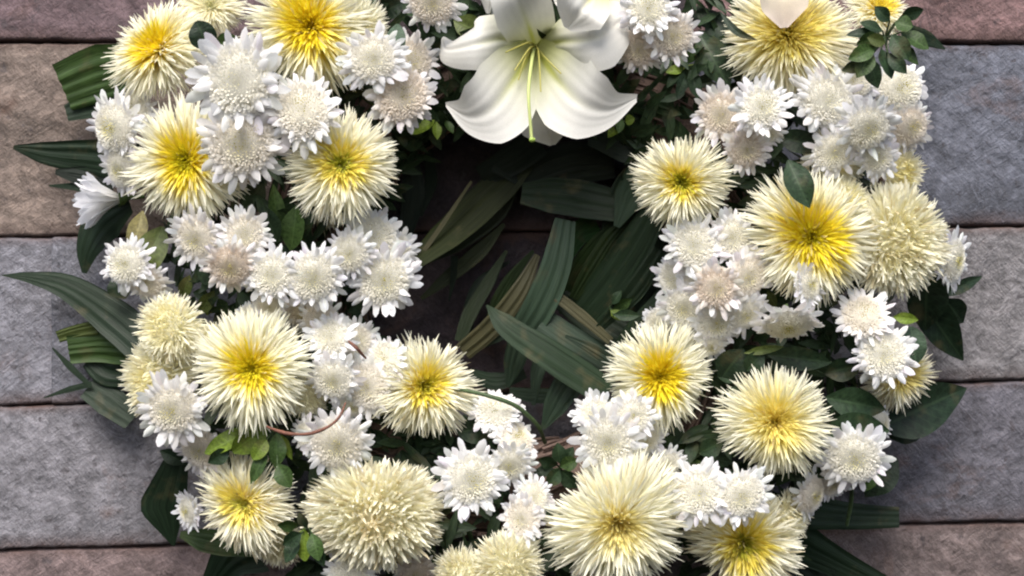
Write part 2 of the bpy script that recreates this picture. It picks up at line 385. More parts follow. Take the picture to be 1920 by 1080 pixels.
# shared single petals, unit length along +X, base at the origin
def unit_petal(kind, seed):
    r = np.random.default_rng(seed)
    if kind == 'ray':
        V, s = petals(np.zeros((1, 3)), np.array([0.]), np.array([R_(r.uniform(4, 22))]), np.array([R_(r.uniform(-38, 6))]), np.array([1.]), np.array([r.uniform(.34, .46)]),
                      K=6, M=5, cup=r.uniform(-.1, .55), daz=np.array([r.uniform(-.3, .3)]), twist=np.array([r.uniform(-.5, .5)]), prof='ray')
        c = np.array([WHT * .98] * V[0, :, :, 0].size).reshape(7, 5, 3)
        c = c + (WCREAM - c) * (1 - s[:, None, None]) * .7
    else:
        V, s = petals(np.zeros((1, 3)), np.array([0.]), np.array([R_(r.uniform(5, 20))]), np.array([R_(r.uniform(-50, 15))]), np.array([1.]), np.array([r.uniform(.050, .068)]),
                      K=8, M=3, wob=.16, cup=.5, daz=np.array([r.uniform(-.55, .55)]), twist=np.array([r.uniform(-.9, .9)]), prof='quill')
        c = np.array([CREAM] * 27).reshape(9, 3, 3); c = c + (YEL - c) * (smooth(s, .42, .1) if False else np.clip(1 - s * 2.6, 0, 1))[:, None, None]
        c = c + (CREAMW - c) * smooth(s, .5, 1.)[:, None, None] * .8
    K, Mm = V.shape[1] - 1, V.shape[2]
    return mk_mesh('petal', V.reshape(-1, 3), grid_faces(K, Mm), M_petal, c.reshape(-1, 3))
RAYS = [unit_petal('ray', 100 + i) for i in range(9)]
QUILLS = [unit_petal('quill', 200 + i) for i in range(9)]

def place_petal(me, parent, az, el, r0, z0, L, wf=1.0, color=(1, 1, 1)):
    q = Quaternion((0, 0, 1), az) @ Quaternion((0, 1, 0), -el)
    link('petal', me, parent, (r0 * math.cos(az), r0 * math.sin(az), z0), q, (L, L * wf, L), color)

def dome(parent, R, rings, top, rgb):
    m = 14; V = [(0, 0, top * R)]
    for rr_, zz in rings:
        for k in range(m): V.append((rr_ * R * math.cos(2 * math.pi * k / m), rr_ * R * math.sin(2 * math.pi * k / m), zz * R))
    F = [(1 + j * m + k, 1 + (j + 1) * m + k, 1 + (j + 1) * m + (k + 1) % m, 1 + j * m + (k + 1) % m) for j in range(len(rings) - 1) for k in range(m)]
    F += [(0, 1 + k, 1 + (k + 1) % m) for k in range(m)]
    me = bpy.data.meshes.new('flower_centre'); me.from_pydata(V, [], F); me.materials.append(M_petal)
    for pl in me.polygons: pl.use_smooth = True
    ca = me.color_attributes.new('tint', 'FLOAT_COLOR', 'POINT'); cc = np.ones((len(V), 4), np.float32); cc[:, :3] = rgb; ca.data.foreach_set('color', cc.ravel())
    return link('flower_centre', me, parent)

def big_mum(px, py, rpx, label, kind='yellow', n=None, face=None, dd=0.0, yel=1.0, green=.5, seed=0, ell=None, curl=0.0, tan=0.15, ygrad=(.30, .62), cat='flower', warm=0.0):
    r = np.random.default_rng(1000 + seed * 17 + int(px) * 3 + int(py))
    nx, ny, d = torus(px, py)
    if face: nx, ny = face
    d += dd; R = rpx * 1.02 * mpp(d + .01); n = int((n or 330) * (2.9 if kind == 'yellow' else 3.2))
    root = bpy.data.objects.new('chrysanthemum', None); COL.objects.link(root)
    q = quat_face(nx, ny, 0 if ell else r.uniform(0, 6)); nvec = q @ Vector((0, 0, 1))
    root.scale = (*ell, 1) if ell else (r.uniform(.95, 1.07), r.uniform(.88, 1.0), r.uniform(.75, 1.25))
    # the head's visual middle sits at px,py
    root.location = Vector(at(px, py, d)) - nvec * (R * .15)
    root.rotation_mode = 'QUATERNION'; root.rotation_quaternion = q; root.empty_display_size = .02
    tag(root, label, cat, 'large pale yellow chrysanthemums in the wreath')
    i = np.arange(n); f = (i + .5) / n
    az = i * GA + r.normal(0, .12, n)
    lowf = 1 + .05 * np.sin(2 * az + r.uniform(0, 6)) + .06 * np.sin(3 * az + r.uniform(0, 6)) + .04 * np.sin(7 * az + r.uniform(0, 6))
    if kind == 'yellow':
        ft = np.clip(f / .66, 0, 1)
        e0 = R_(84) - R_(66) * ft ** .7 - R_(26) * np.clip((f - .5) / .5, 0, 1) + r.normal(0, R_(6), n)
        e1 = e0 - R_(10 + 16 * curl) - R_(14) * ft + r.normal(0, R_(16), n)
        L = (.20 + .75 * ft ** .85) * lowf * r.normal(1, .06, n)
        W = (.032 + .020 * r.random(n)) * (.8 + .4 * f)
        rb = .14 * np.sqrt(f); zb = .07 * (1 - f)
    else:   # incurved mop: petals rise and fold in
        th = R_(104) * f ** .5
        e0 = R_(90) - th * .95 + r.normal(0, R_(12), n)
        e1 = e0 + R_(26) * (1 - f) - R_(18) * f + r.normal(0, R_(38), n)
        L = (.34 + .16 * f) * lowf * r.normal(1, .14, n)
        W = (.036 + .022 * r.random(n))
        rb = .54 * np.sin(th); zb = .30 * np.cos(th) - .08
    a0 = r.uniform(0, 6.28); droop = r.uniform(.15, .6)
    e1 = e1 - droop * np.clip(np.cos(az - a0), -.3, 1) * f; e0 = e0 - .25 * droop * np.cos(az - a0) * f
    a1 = r.uniform(0, 6.28); dd_ = np.exp(-(((az - a1 + math.pi) % (2 * math.pi) - math.pi) / .35) ** 2); L = L * (1 - .22 * dd_ * r.random())
    base = np.stack([rb * np.cos(az), rb * np.sin(az), zb], -1)
    daz = r.normal(0, .30 + .25 * curl, n); tw = r.normal(0, .5, n)
    V, s = petals(base, az, e0, e1, L, W, K=6, M=3, cup=.45, daz=daz, twist=tw, power=1.4, prof='pointed', wob=.10)
    rho = np.hypot(V[..., 0], V[..., 1])
    pj = r.normal(0, .07, n)[:, None, None]
    ang = np.arctan2(V[..., 1], V[..., 0]); rr = rho * (1 + .12 * np.sin(ang * 2 + r.uniform(0, 6))) + pj
    y = (1 - smooth(rr, *ygrad)) * yel
    C = np.empty(V.shape); tip = smooth(s, .45, 1.)[None, :, None, None]
    pc = CREAM[None] * (1 - .0) + (CREAMW - CREAM)[None] * r.random(n)[:, None] * 1.0
    C[:] = pc[:, None, None, :]; C += (CREAMW - C) * tip * .55
    Yc = YEL * .9 + YEL2 * .1 if not warm else lin((.95, .84, .52))
    C += (Yc - C) * y[..., None]
    g = (1 - smooth(rr, .06, .24)) * green * .75
    C += (GRN - C) * g[..., None]
    tm = (r.random(n) < tan * .4)[:, None, None, None] * r.random(n)[:, None, None, None] * .8
    C += (TAN - C) * tm
    tm2 = tan * .38 * smooth(r.random(n), .2, 1.)[:, None, None, None] * smooth(rr, .5, .9)[..., None]
    C += (TAN - C) * tm2
    V = V * R; K = 6
    split = int(n * .28)
    for nm, sl in (('inner_petals', slice(0, split)), ('outer_petals', slice(split, n))):
        m = V[sl].shape[0]
        me = mk_mesh(nm, V[sl].reshape(-1, 3), grid_faces(K, 3, m), M_petal, C[sl].reshape(-1, 3))
        o = link(nm, me, root); o['kind'] = 'stuff'
    for k in range(26):
        a = k * 2 * math.pi / 26 + r.normal(0, .10)
        place_petal(QUILLS[int(r.integers(9))], root, a, r.normal(R_(6 if kind == 'yellow' else 2), R_(9)), .08 * R, -.01 * R, R * r.uniform(.84, 1.0), .65 + .35 * r.random(), tuple(1 - tan * .25 * r.random() * np.array([.3, .5, 1.2])))
    if kind == 'mop': dome(root, R, ((.24, .27), (.44, .15), (.52, -.02), (.40, -.2), (.1, -.3)), .30, CREAM * .95)
    else: dome(root, R, ((.10, .115), (.22, .095), (.36, .06), (.55, -.01), (.5, -.06), (.1, -.2)), .12, np.array([GRN * .5 + YEL * .5] * 15 + [YEL] * 14 + [YEL * .5 + CREAM * .5] * 14 + [CREAM] * 42) if yel > .3 else CREAM)
    link('calyx', ME_CALYX, root, (0, 0, 0), None, (R, R, R))
    return root

def white_mum(px, py, rpx, label, face=None, dd=0.0, beige=0.0, centre=.8, seed=0, open_=1.0, tilt_el=0.0, nr=22, cream=.35):
    r = np.random.default_rng(5000 + seed * 31 + int(px) * 5 + int(py))
    nx, ny, d = torus(px, py)
    if face: nx, ny = face
    nx += r.normal(0, .09); ny += r.normal(0, .09) + .03
    d += dd; R = rpx * 1.22 * mpp(d + .01)
    root = bpy.data.objects.new('white_chrysanthemum', None); COL.objects.link(root)
    root.scale = (r.uniform(.9, 1.08), r.uniform(.84, 1.04), r.uniform(.8, 1.15)); tilt_el += r.normal(0, .14)
    q = quat_face(nx, ny, r.uniform(0, 6)); nvec = q @ Vector((0, 0, 1))
    root.location = Vector(at(px, py, d)) - nvec * (R * .12)
    root.rotation_mode = 'QUATERNION'; root.rotation_quaternion = q; root.empty_display_size = .02
    tag(root, label, 'flower', 'small white chrysanthemums in the wreath')
    # broad outer ray petals, each its own piece
    for k in range(nr):
        a = k * 2 * math.pi / nr + r.normal(0, .10)
        L = R * r.uniform(.44, .60) * (1.1 if r.random() < .25 else 1); up = r.normal(R_(6), R_(13)) + tilt_el
        t = 1 - .06 * r.random(3) * np.array([.8, 1, 1.3]) - beige * .10 * np.array([.4, .8, 1.2]) * r.random()
        place_petal(RAYS[int(r.integers(9))], root, a, up, R * .45 * open_, -.01 * R - .02 * R * (k % 2), L, r.uniform(.72, 1.08), tuple(t))
    # second tier and dense dome of narrow florets
    n2 = 30; a2 = np.arange(n2) * GA * 1.0 + r.normal(0, .1, n2)
    V2, s2 = petals(np.stack([.26 * np.cos(a2), .26 * np.sin(a2), np.full(n2, .03)], -1), a2, r.normal(R_(26), R_(8), n2) + tilt_el, r.normal(R_(-8), R_(16), n2), r.uniform(.46, .62, n2), r.uniform(.13, .19, n2), K=5, M=3, cup=.55, daz=r.normal(0, .15, n2), twist=r.normal(0, .4, n2), prof='ray')
    n = 620; i = np.arange(n); f = (i + .5) / n; az = i * GA + r.normal(0, .05, n)
    th = R_(82) * f ** .5                                # polar angle on the dome
    dr, dh = .60, .30
    base = np.stack([dr * np.sin(th) * np.cos(az), dr * np.sin(th) * np.sin(az), dh * np.cos(th) - .04 - .03 * np.exp(-(f / .03))], -1)
    e = R_(90) - th * .92 - R_(12) * np.clip(f * 12, 0, 1) - R_(22) * f ** 2 + r.normal(0, R_(8), n)
    V3, s3 = petals(base - 0, az, e, e + R_(16) + r.normal(0, R_(10), n), (.055 + .062 * f) * r.normal(1, .10, n), .048 + .024 * f + .010 * r.random(n), K=4, M=3, cup=.25, daz=r.normal(0, .3, n), twist=r.normal(0, .4, n), prof='floret')
    c0 = WCREAM * (1 - beige * .6) + BEI * beige * .6
    C2 = np.empty(V2.shape); C2[:] = WHT; C2 += (c0 - C2) * (.35 + beige * .4)
    C3 = np.empty(V3.shape); C3[:] = c0 + (WHT - c0) * (f[:, None, None, None] ** 2 * (.8 - .5 * beige) * (1 - cream * .4))
    yc = lin((.93, .90, .55)); C3 += (yc - C3) * (np.exp(-f / .06) * .85 * centre)[:, None, None, None]
    gc = lin((.68, .64, .12)); C3 += (gc - C3) * (np.exp(-(f / .045) ** 1.5) * min(1, centre))[:, None, None, None]
    me = mk_mesh('inner_petals', np.concatenate([V2.reshape(-1, 3), V3.reshape(-1, 3)]) * R,
                 np.concatenate([grid_faces(5, 3, n2), grid_faces(4, 3, n) + n2 * 18]), M_petal, np.concatenate([C2.reshape(-1, 3), C3.reshape(-1, 3)]))
    o = link('inner_petals', me, root); o['kind'] = 'stuff'
    # receptacle under the florets
    dome(root, R, ((.20, .175), (.40, .145), (.56, .01), (.5, -.06), (.2, -.12)), .15, c0)
    link('calyx', ME_CALYX, root, (0, 0, 0), None, (R, R, R))
    return root

# ------------------------------------------------------------ ribbons: leaves and tepals
def catmull(P, n):
    P = np.asarray(P, float); m = len(P)
    if m == 2: t = np.linspace(0, 1, n)[:, None]; return P[0] * (1 - t) + P[1] * t
    Q = np.concatenate([[2 * P[0] - P[1]], P, [2 * P[-1] - P[-2]]])
    out = []
    for t in np.linspace(0, m - 1, n):
        i = min(int(t), m - 2); f = t - i; a, b, c, d = Q[i], Q[i + 1], Q[i + 2], Q[i + 3]
        out.append(.5 * ((2 * b) + (-a + c) * f + (2 * a - 5 * b + 4 * c - d) * f * f + (-a + 3 * b - 3 * c + d) * f ** 3))
    return np.array(out)

def ribbon(pts, widths, roll=0.0, cup=0.0, pleat=0, pamp=0.0, n=18, M=9, wave=0.0, seed=0, rolls=None, mid=0.0, straight=False, steady=0.0, ribs=0.0):
    """pts = (photo x, photo y, depth) along the centre line, widths in photo pixels.
    Returns vertices relative to the first point, faces, uvs, first point."""
    W3 = np.array([at(*p) for p in pts]); C = catmull(W3, n)
    if straight: tt = np.linspace(0, len(W3) - 1, n); C = np.stack([np.interp(tt, np.arange(len(W3)), W3[:, k]) for k in range(3)], 1)
    t = np.linspace(0, 1, n)
    if len(widths) == len(pts): w = np.interp(t, np.linspace(0, 1, len(widths)), widths)
    else: w = np.interp(t, np.linspace(0, 1, len(widths)), widths)
    w = w * mpp(.1) * .5
    T = np.gradient(C, axis=0); T /= np.linalg.norm(T, axis=1)[:, None]
    view = np.array([0, -1., 0]); side = np.cross(T, view[None]); side /= (np.linalg.norm(side, axis=1)[:, None] + 1e-9)
    if steady:
        ch = C[-1] - C[0]; sc_ = np.cross(ch, view); sc_ /= np.linalg.norm(sc_); side = side * (1 - steady) + sc_ * steady; side /= np.linalg.norm(side, axis=1)[:, None]
    nrm = np.cross(side, T); nrm /= np.linalg.norm(nrm, axis=1)[:, None]
    ro = np.interp(t, np.linspace(0, 1, len(rolls)), rolls) if rolls is not None else np.full(n, roll)
    S = side * np.cos(ro)[:, None] + nrm * np.sin(ro)[:, None]; Nn = nrm * np.cos(ro)[:, None] - side * np.sin(ro)[:, None]
    m = np.linspace(-1, 1, M)
    h = cup * m ** 2
    if pleat: mw = m + .16 * np.sin(3.1 * m + seed + pts[0][0]) + .05 * np.sin(7 * m + pts[0][1]); h = h + pamp * (np.abs(((mw * pleat * .8) % 1) - .5) * 2 - .5)
    if ribs: h = h + ribs * np.cos(m * 24) * (1 - np.abs(m) ** 3)
    if mid: h = h - mid * np.exp(-(m / .12) ** 2)
    r = np.random.default_rng(seed + 5)
    wv = wave * (np.sin(t * 9 + r.uniform(0, 6))[:, None] * np.abs(m)[None] ** 2 * np.sign(m)[None] + .7 * np.sin(t * 15 + r.uniform(0, 6))[:, None] * (np.abs(m)[None] ** 2))
    V = C[:, None] + S[:, None] * (w[:, None] * m[None])[..., None] + Nn[:, None] * (w[:, None] * (h[None] + wv))[..., None]
    uv = np.stack(np.broadcast_arrays((m[None] + 1) / 2, t[:, None] * 3), -1).reshape(-1, 2)
    o = V[0, M // 2].copy()
    return (V.reshape(-1, 3) - o), grid_faces(n - 1, M), uv, o

DK = lin((.12, .18, .12)); DK2 = lin((.155, .225, .145)); OLV = lin((.35, .40, .20)); BRT = lin((.45, .54, .19)); GRY = lin((.27, .35, .275)); MID = lin((.25, .34, .17)); TANL = lin((.40, .39, .27)); BLK = lin((.09, .13, .095))
def strap(label, pts, widths, color=DK, roll=0.0, pleat=3, pamp=.16, cup=0.0, wave=.03, seed=0, n=20, M=17, group='folded strap leaves in the wreath', rolls=None, straight=False):
    V, F, uv, o = ribbon(pts, widths, roll, cup, pleat, pamp * .8, n, M, wave, seed, rolls, 0, straight)
    me = mk_mesh('strap_leaf', V, F, M_strap, None, uv)
    ob = link('strap_leaf', me, None, Vector(o), color=tuple(color))
    return tag(ob, label, 'leaf', group)
LEAFW = [.08, .45, .8, .98, 1, .92, .72, .42, .03]
def leaf_ob(a, b, w, color, parent=None, label=None, roll=0., cup=.25, bend=0., prof=LEAFW, wave=.05, seed=0, name='leaf', group='single green leaves in the wreath', round_=False):
    """one broad leaf from a=(x,y,d) to b=(x,y,d)"""
    if round_: prof = [.1, .62, .88, 1, 1, .95, .82, .58, .12]
    a = np.array(a, float); b = np.array(b, float); dx, dy = b[0] - a[0], b[1] - a[1]; L = math.hypot(dx, dy)
    midp = (a + b) / 2 + np.array([-dy / L * bend * L, dx / L * bend * L, .10 * L * mpp(.1)])
    V, F, uv, o = ribbon([a, midp, b], [q * w for q in prof], roll, cup, 0, 0, 12, 7, wave, seed, mid=.10)
    me = mk_mesh(name, V, F, M_leaf, None, uv)
    if parent is None:
        ob = link('broad_leaf', me, None, Vector(o), color=tuple(color)); return tag(ob, label, 'leaf', group)
    ob = link(name, me, parent, Vector(o) - parent.location, color=tuple(color)); return ob

def tube(path, rad, seg=7, n=None):
    P = np.asarray(path, float); n = n or len(P) * 5; C = catmull(P, n)
    T = np.gradient(C, axis=0); T /= np.linalg.norm(T, axis=1)[:, None]
    up = np.array([.13, -1., .21]); S = np.cross(T, up); S /= np.linalg.norm(S, axis=1)[:, None]; B = np.cross(T, S)
    r = np.interp(np.linspace(0, 1, n), np.linspace(0, 1, len(rad)), rad)
    a = np.linspace(0, 2 * math.pi, seg + 1)[:-1]
    V = C[:, None] + r[:, None, None] * (S[:, None] * np.cos(a)[None, :, None] + B[:, None] * np.sin(a)[None, :, None])
    F = [(i * seg + k, i * seg + (k + 1) % seg, (i + 1) * seg + (k + 1) % seg, (i + 1) * seg + k) for i in range(n - 1) for k in range(seg)]
    return V.reshape(-1, 3), np.array(F)

def sprig(label, base, leaves, cat='sprig', stem=True):
    """leaves: list of (ax, ay, bx, by, width, colour[, kw])"""
    d = base[2]
    root = bpy.data.objects.new('leaf_sprig', None); COL.objects.link(root); root.location = Vector(at(*base)); root.empty_display_size = .02
    tag(root, label, cat, 'sprigs of small green leaves in the wreath')
    bp = at(base[0], base[1], d - .012)
    Vs, Fs, off = [], [], 0
    for i, lf in enumerate(leaves):
        ax, ay, bx, by, w, c = lf[:6]; kw = lf[6] if len(lf) > 6 else {}
        dd = .004 * ((i * 7) % 5) - .004
        leaf_ob((ax, ay, d + dd), (bx, by, d + dd + kw.pop('lift', .004)), w, c, root, seed=i + int(base[0]), roll=kw.pop('roll', (-.5, .3, .0, .5, -.2)[i % 5]), **kw)
        mid_ = (bp + at(ax, ay, d + dd)) / 2 + np.array([0, .004, 0])
        V, F = tube([bp, mid_, at(ax, ay, d + dd)], [.0013, .0008], 5, 7); Vs.append(V - np.array(root.location)); Fs.append(F + off); off += len(V)
    me = mk_mesh('stem', np.concatenate(Vs), np.concatenate(Fs), M_stem); link('stem', me, root)
    return root

# ------------------------------------------------------------ the wreath's own ring: straw bundle and backing leaves
wr = bpy.data.objects.new('wreath_base', None); COL.objects.link(wr); wr.location = Vector(at(CX, CY, .05))
tag(wr, 'straw wreath ring packed with dark leaves that holds the flowers on the wall', 'wreath')
wc = np.array(wr.location); s = mpp(.05)
Vs, Fs, off = [], [], 0
r = np.random.default_rng(3)
for k in range(420):
    a0 = r.uniform(0, 2 * math.pi); la = r.uniform(.35, .9); th = r.uniform(0, 2 * math.pi); tr = .055 * math.sqrt(r.uniform(.5, 1)); rr_ = 400 * s
    path = []
    for j in range(6):
        a = a0 + la * j / 5; th2 = th + j * .16; rad = rr_ + tr * math.cos(th2) + r.normal(0, .0015); path.append([rad * math.cos(a), -tr * math.sin(th2) * .8 + r.normal(0, .001), rad * math.sin(a)])
    V, F = tube(path, [r.uniform(.0012, .0026)] * 2, 4, 12); Vs.append(V); Fs.append(F + off); off += len(V)
me = mk_mesh('straw', np.concatenate(Vs), np.concatenate(Fs), M_straw); o = link('straw', me, wr); o['kind'] = 'stuff'
# solid core under the straws
n1, n2 = 96, 14; A, B = np.meshgrid(np.arange(n1) * 2 * math.pi / n1, np.arange(n2) * 2 * math.pi / n2, indexing='ij')
rad = 402 * s + .050 * np.cos(B); V = np.stack([rad * np.cos(A), -.038 * np.sin(B), rad * np.sin(A)], -1).reshape(-1, 3)
idx = np.arange(n1 * n2).reshape(n1, n2); F = np.stack([idx, np.roll(idx, -1, 1), np.roll(np.roll(idx, -1, 0), -1, 1), np.roll(idx, -1, 0)], -1).reshape(-1, 4)
link('ring_core', mk_mesh('ring_core', V, F, M_straw), wr)
# backing leaves: hundreds of dark leaves bristling out of the ring behind the flowers
Vs, Fs, Us, off = [], [], [], 0
t = np.linspace(0, 1, 5); wpr = np.array([.1, .8, 1, .75, .05]); F1 = grid_faces(4, 3)
for k in range(3400):
    a = r.uniform(0, 2 * math.pi); u = r.uniform(-1, 1); u = math.copysign(abs(u) ** .8, u)
    rad = (482 + 180 * u) * s; dep = .015 + .055 * math.sqrt(1 - .8 * u * u) * r.uniform(.2, 1.0)
    c = np.array([rad * math.cos(a), -dep, rad * math.sin(a)])
    if math.sin(a) < -.9 and abs(math.cos(a) - .2) < .28 and u < -.25: continue
    out_ = np.array([math.cos(a), 0, math.sin(a)]); nrm = out_ * u * .9 + np.array([0, -1, 0]) * math.sqrt(1 - .7 * u * u)
    d = r.normal(0, 1, 3); d -= nrm * (d @ nrm) * .6; d /= np.linalg.norm(d); sd = np.cross(d, nrm + r.normal(0, .3, 3)); sd /= np.linalg.norm(sd)
    L = r.uniform(.022, .045); W = r.uniform(.007, .014); cv = np.cross(sd, d)
    V = c + d * (t * L)[:, None, None] + sd * (wpr[:, None] * np.array([-1, 0, 1])[None] * W * .5)[..., None] + cv * ((t ** 2 * L * r.uniform(-.3, .3))[:, None] + wpr[:, None] * W * .15 * np.array([1, 0, 1])[None])[..., None]
    Vs.append(V.reshape(-1, 3)); Fs.append(F1 + off); off += 15
    Us.append(np.stack(np.broadcast_arrays(np.array([0, .5, 1])[None], t[:, None]), -1).reshape(-1, 2) + k * .37)
me = mk_mesh('backing_leaves', np.concatenate(Vs), np.concatenate(Fs), M_leaf, None, np.concatenate(Us)); o = link('backing_leaves', me, wr, color=tuple(lin((.17, .235, .15)))); o['kind'] = 'stuff'

# ------------------------------------------------------------ strap leaves
# outside, left
strap('wide pleated strap leaf, cut square, sticking out beside the top left yellow chrysanthemum', [(235, 125, .05), (175, 142, .04), (117, 165, .035)], [90, 112, 104, 96], MID * .75, .15, 4, .2, 0)
strap('second layer of folded leaf under the square cut leaf at the upper left', [(235, 165, .045), (182, 188, .030), (124, 212, .026)], [80, 76, 62, 36], DK, -.3, 2, .2)
strap('short dark strap leaf with slanted tip pointing left, level with the left yellow chrysanthemum', [(260, 305, .05), (180, 296, .035), (90, 288, .03), (25, 276, .03)], [75, 78, 62, 40, 8], DK, .2, 3, .13)
strap('thin dark leaf tip below the slanted leaf at the left edge of the wreath', [(210, 370, .04), (160, 352, .03), (92, 348, .025)], [26, 22, 3], DK)
strap('dark narrow leaf under the white side-facing bud', [(215, 345, .03), (150, 330, .03), (104, 322, .03)], [50, 38, 10], BLK)
strap('dark broad leaf hanging down below the side-facing white bud at the left', [(245, 385, .055), (195, 415, .04), (165, 465, .035), (158, 512, .03)], [30, 88, 72, 44, 10], DK, -.2, 2, .1)
strap('long dark leaf with a thin pointed tip reaching to the left edge of the photo', [(275, 650, .06), (215, 598, .045), (130, 540, .04), (60, 521, .04), (3, 516, .04)], [80, 78, 52, 24, 2], DK, -.15, 3, .12)
strap('olive folded strap leaf, cut square, below the long pointed leaf on the left', [(250, 655, .045), (190, 650, .032), (128, 656, .03)], [62, 66, 58, 56], MID * .8, .1, 3, .22)
strap('thin short upper flap of the folded leaf below the long pointed leaf on the left', [(180, 614, .036), (140, 622, .032), (108, 632, .03)], [30, 26, 24], OLV * .7, .2, 2, .2)
strap('dark folded leaf crossing behind the olive folded leaf at the left', [(255, 690, .035), (205, 690, .028), (172, 665, .024)], [70, 74, 60], DK, 0, 3, .2)
strap('thin dark leaf sliver slanting down right beside the olive folded leaf', [(98, 652, .03), (132, 688, .03), (170, 724, .03)], [3, 14, 8], DK, 0, 1, .1)
strap('thin dark leaf sliver pointing left below the olive folded leaf', [(172, 720, .03), (130, 730, .028), (82, 746, .026)], [12, 12, 2], DK, 0, 1, .1)
strap('dark strap leaf tucked behind the left cream chrysanthemums', [(165, 725, .025), (205, 752, .03), (250, 785, .035)], [50, 62, 50], DK, .3, 3, .15)
strap('broad dark kite-shaped leaf pointing down at the lower left of the wreath', [(332, 862, .05), (306, 950, .04), (326, 1024, .03)], [46, 92, 4], DK, .1, 4, .14, straight=True)
strap('dark strap leaf running right under the kite-shaped leaf at the lower left', [(338, 1002, .06), (400, 1016, .07), (480, 1022, .075)], [12, 44, 50, 44], MID * .6, .1, 3, .12)
strap('dark leaf pointing down at the bottom edge left of the green sprig', [(470, 1020, .03), (430, 1050, .03), (395, 1095, .02)], [130, 80, 40], DK, 0, 3, .15)
# outside, right
strap('dark leaf tip beside the top right stone joint', [(1690, 60, .05), (1735, 72, .03), (1772, 92, .025)], [40, 34, 4], DK)
strap('strap leaf sticking out right at the lower right of the wreath', [(1520, 960, .05), (1600, 968, .035), (1686, 970, .03)], [70, 56, 48, 40], DK, .1, 3, .12)
strap('strap leaf slanting down to the bottom edge at the lower right', [(1475, 1005, .05), (1550, 1045, .035), (1660, 1100, .03)], [90, 74, 56, 40], DK, -.1, 3, .14)
strap('second strap leaf slanting down below the lower right cream chrysanthemum', [(1485, 1040, .03), (1530, 1075, .03), (1560, 1120, .03)], [60, 70, 60], BLK, -.1, 3, .14)
# inside the hole; many leaf colours are darkened to stand in for its shade
HG = 'folded strap leaves in the hole of the wreath'
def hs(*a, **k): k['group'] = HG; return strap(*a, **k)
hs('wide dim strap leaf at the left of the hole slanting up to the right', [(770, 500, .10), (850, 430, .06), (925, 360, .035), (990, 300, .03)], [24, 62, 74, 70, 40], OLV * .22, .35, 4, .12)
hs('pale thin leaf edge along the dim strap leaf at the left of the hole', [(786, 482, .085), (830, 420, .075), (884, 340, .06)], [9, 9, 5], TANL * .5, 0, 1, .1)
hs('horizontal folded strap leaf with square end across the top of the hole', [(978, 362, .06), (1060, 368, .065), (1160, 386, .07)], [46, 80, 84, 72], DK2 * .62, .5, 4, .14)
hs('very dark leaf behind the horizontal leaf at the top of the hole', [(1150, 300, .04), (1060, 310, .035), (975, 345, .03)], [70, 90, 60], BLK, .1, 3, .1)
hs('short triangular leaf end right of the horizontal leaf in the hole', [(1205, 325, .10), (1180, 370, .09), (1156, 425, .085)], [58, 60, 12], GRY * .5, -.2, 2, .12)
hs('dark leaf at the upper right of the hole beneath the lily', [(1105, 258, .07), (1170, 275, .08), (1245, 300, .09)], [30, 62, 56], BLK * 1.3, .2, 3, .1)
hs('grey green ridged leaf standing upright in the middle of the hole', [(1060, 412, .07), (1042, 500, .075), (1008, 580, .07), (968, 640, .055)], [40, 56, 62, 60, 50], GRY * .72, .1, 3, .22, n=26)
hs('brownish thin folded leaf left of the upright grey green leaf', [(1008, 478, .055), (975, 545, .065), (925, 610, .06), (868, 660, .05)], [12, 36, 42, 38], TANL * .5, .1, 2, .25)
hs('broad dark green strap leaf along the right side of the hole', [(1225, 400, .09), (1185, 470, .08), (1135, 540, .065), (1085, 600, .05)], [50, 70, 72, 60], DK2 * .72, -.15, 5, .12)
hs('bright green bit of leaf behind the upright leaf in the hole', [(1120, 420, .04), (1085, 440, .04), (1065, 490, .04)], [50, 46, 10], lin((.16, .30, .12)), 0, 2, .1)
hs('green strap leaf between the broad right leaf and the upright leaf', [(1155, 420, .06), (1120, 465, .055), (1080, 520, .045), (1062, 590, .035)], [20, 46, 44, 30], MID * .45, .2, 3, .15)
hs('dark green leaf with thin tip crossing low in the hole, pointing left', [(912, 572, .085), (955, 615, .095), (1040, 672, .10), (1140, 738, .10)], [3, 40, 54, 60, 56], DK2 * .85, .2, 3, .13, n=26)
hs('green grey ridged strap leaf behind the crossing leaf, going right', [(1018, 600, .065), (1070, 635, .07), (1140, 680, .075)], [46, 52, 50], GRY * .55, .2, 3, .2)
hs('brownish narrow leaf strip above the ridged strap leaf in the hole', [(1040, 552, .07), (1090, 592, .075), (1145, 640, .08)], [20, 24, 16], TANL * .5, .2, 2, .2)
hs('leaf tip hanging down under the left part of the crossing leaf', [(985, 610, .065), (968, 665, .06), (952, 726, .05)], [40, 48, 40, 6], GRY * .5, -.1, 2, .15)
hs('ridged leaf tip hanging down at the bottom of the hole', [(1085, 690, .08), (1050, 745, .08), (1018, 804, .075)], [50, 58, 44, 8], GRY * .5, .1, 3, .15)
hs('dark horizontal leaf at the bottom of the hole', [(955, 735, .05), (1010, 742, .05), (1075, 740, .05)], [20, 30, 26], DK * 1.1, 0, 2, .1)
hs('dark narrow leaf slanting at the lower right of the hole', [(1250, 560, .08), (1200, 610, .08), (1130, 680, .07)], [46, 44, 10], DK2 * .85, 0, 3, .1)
hs('dark thin curved leaf over the shaded stone left of the upright leaf', [(955, 490, .03), (900, 530, .03), (878, 590, .03), (880, 650, .03)], [5, 22, 26, 16], BLK * 1.1, .3, 1, .1)
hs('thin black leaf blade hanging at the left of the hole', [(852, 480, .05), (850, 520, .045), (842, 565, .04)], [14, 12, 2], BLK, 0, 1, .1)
hs('dark narrow leaf blade hanging under the white flowers at the upper left of the hole', [(800, 262, .06), (808, 340, .04), (788, 405, .035)], [12, 26, 8], BLK, .2, 1, .1)
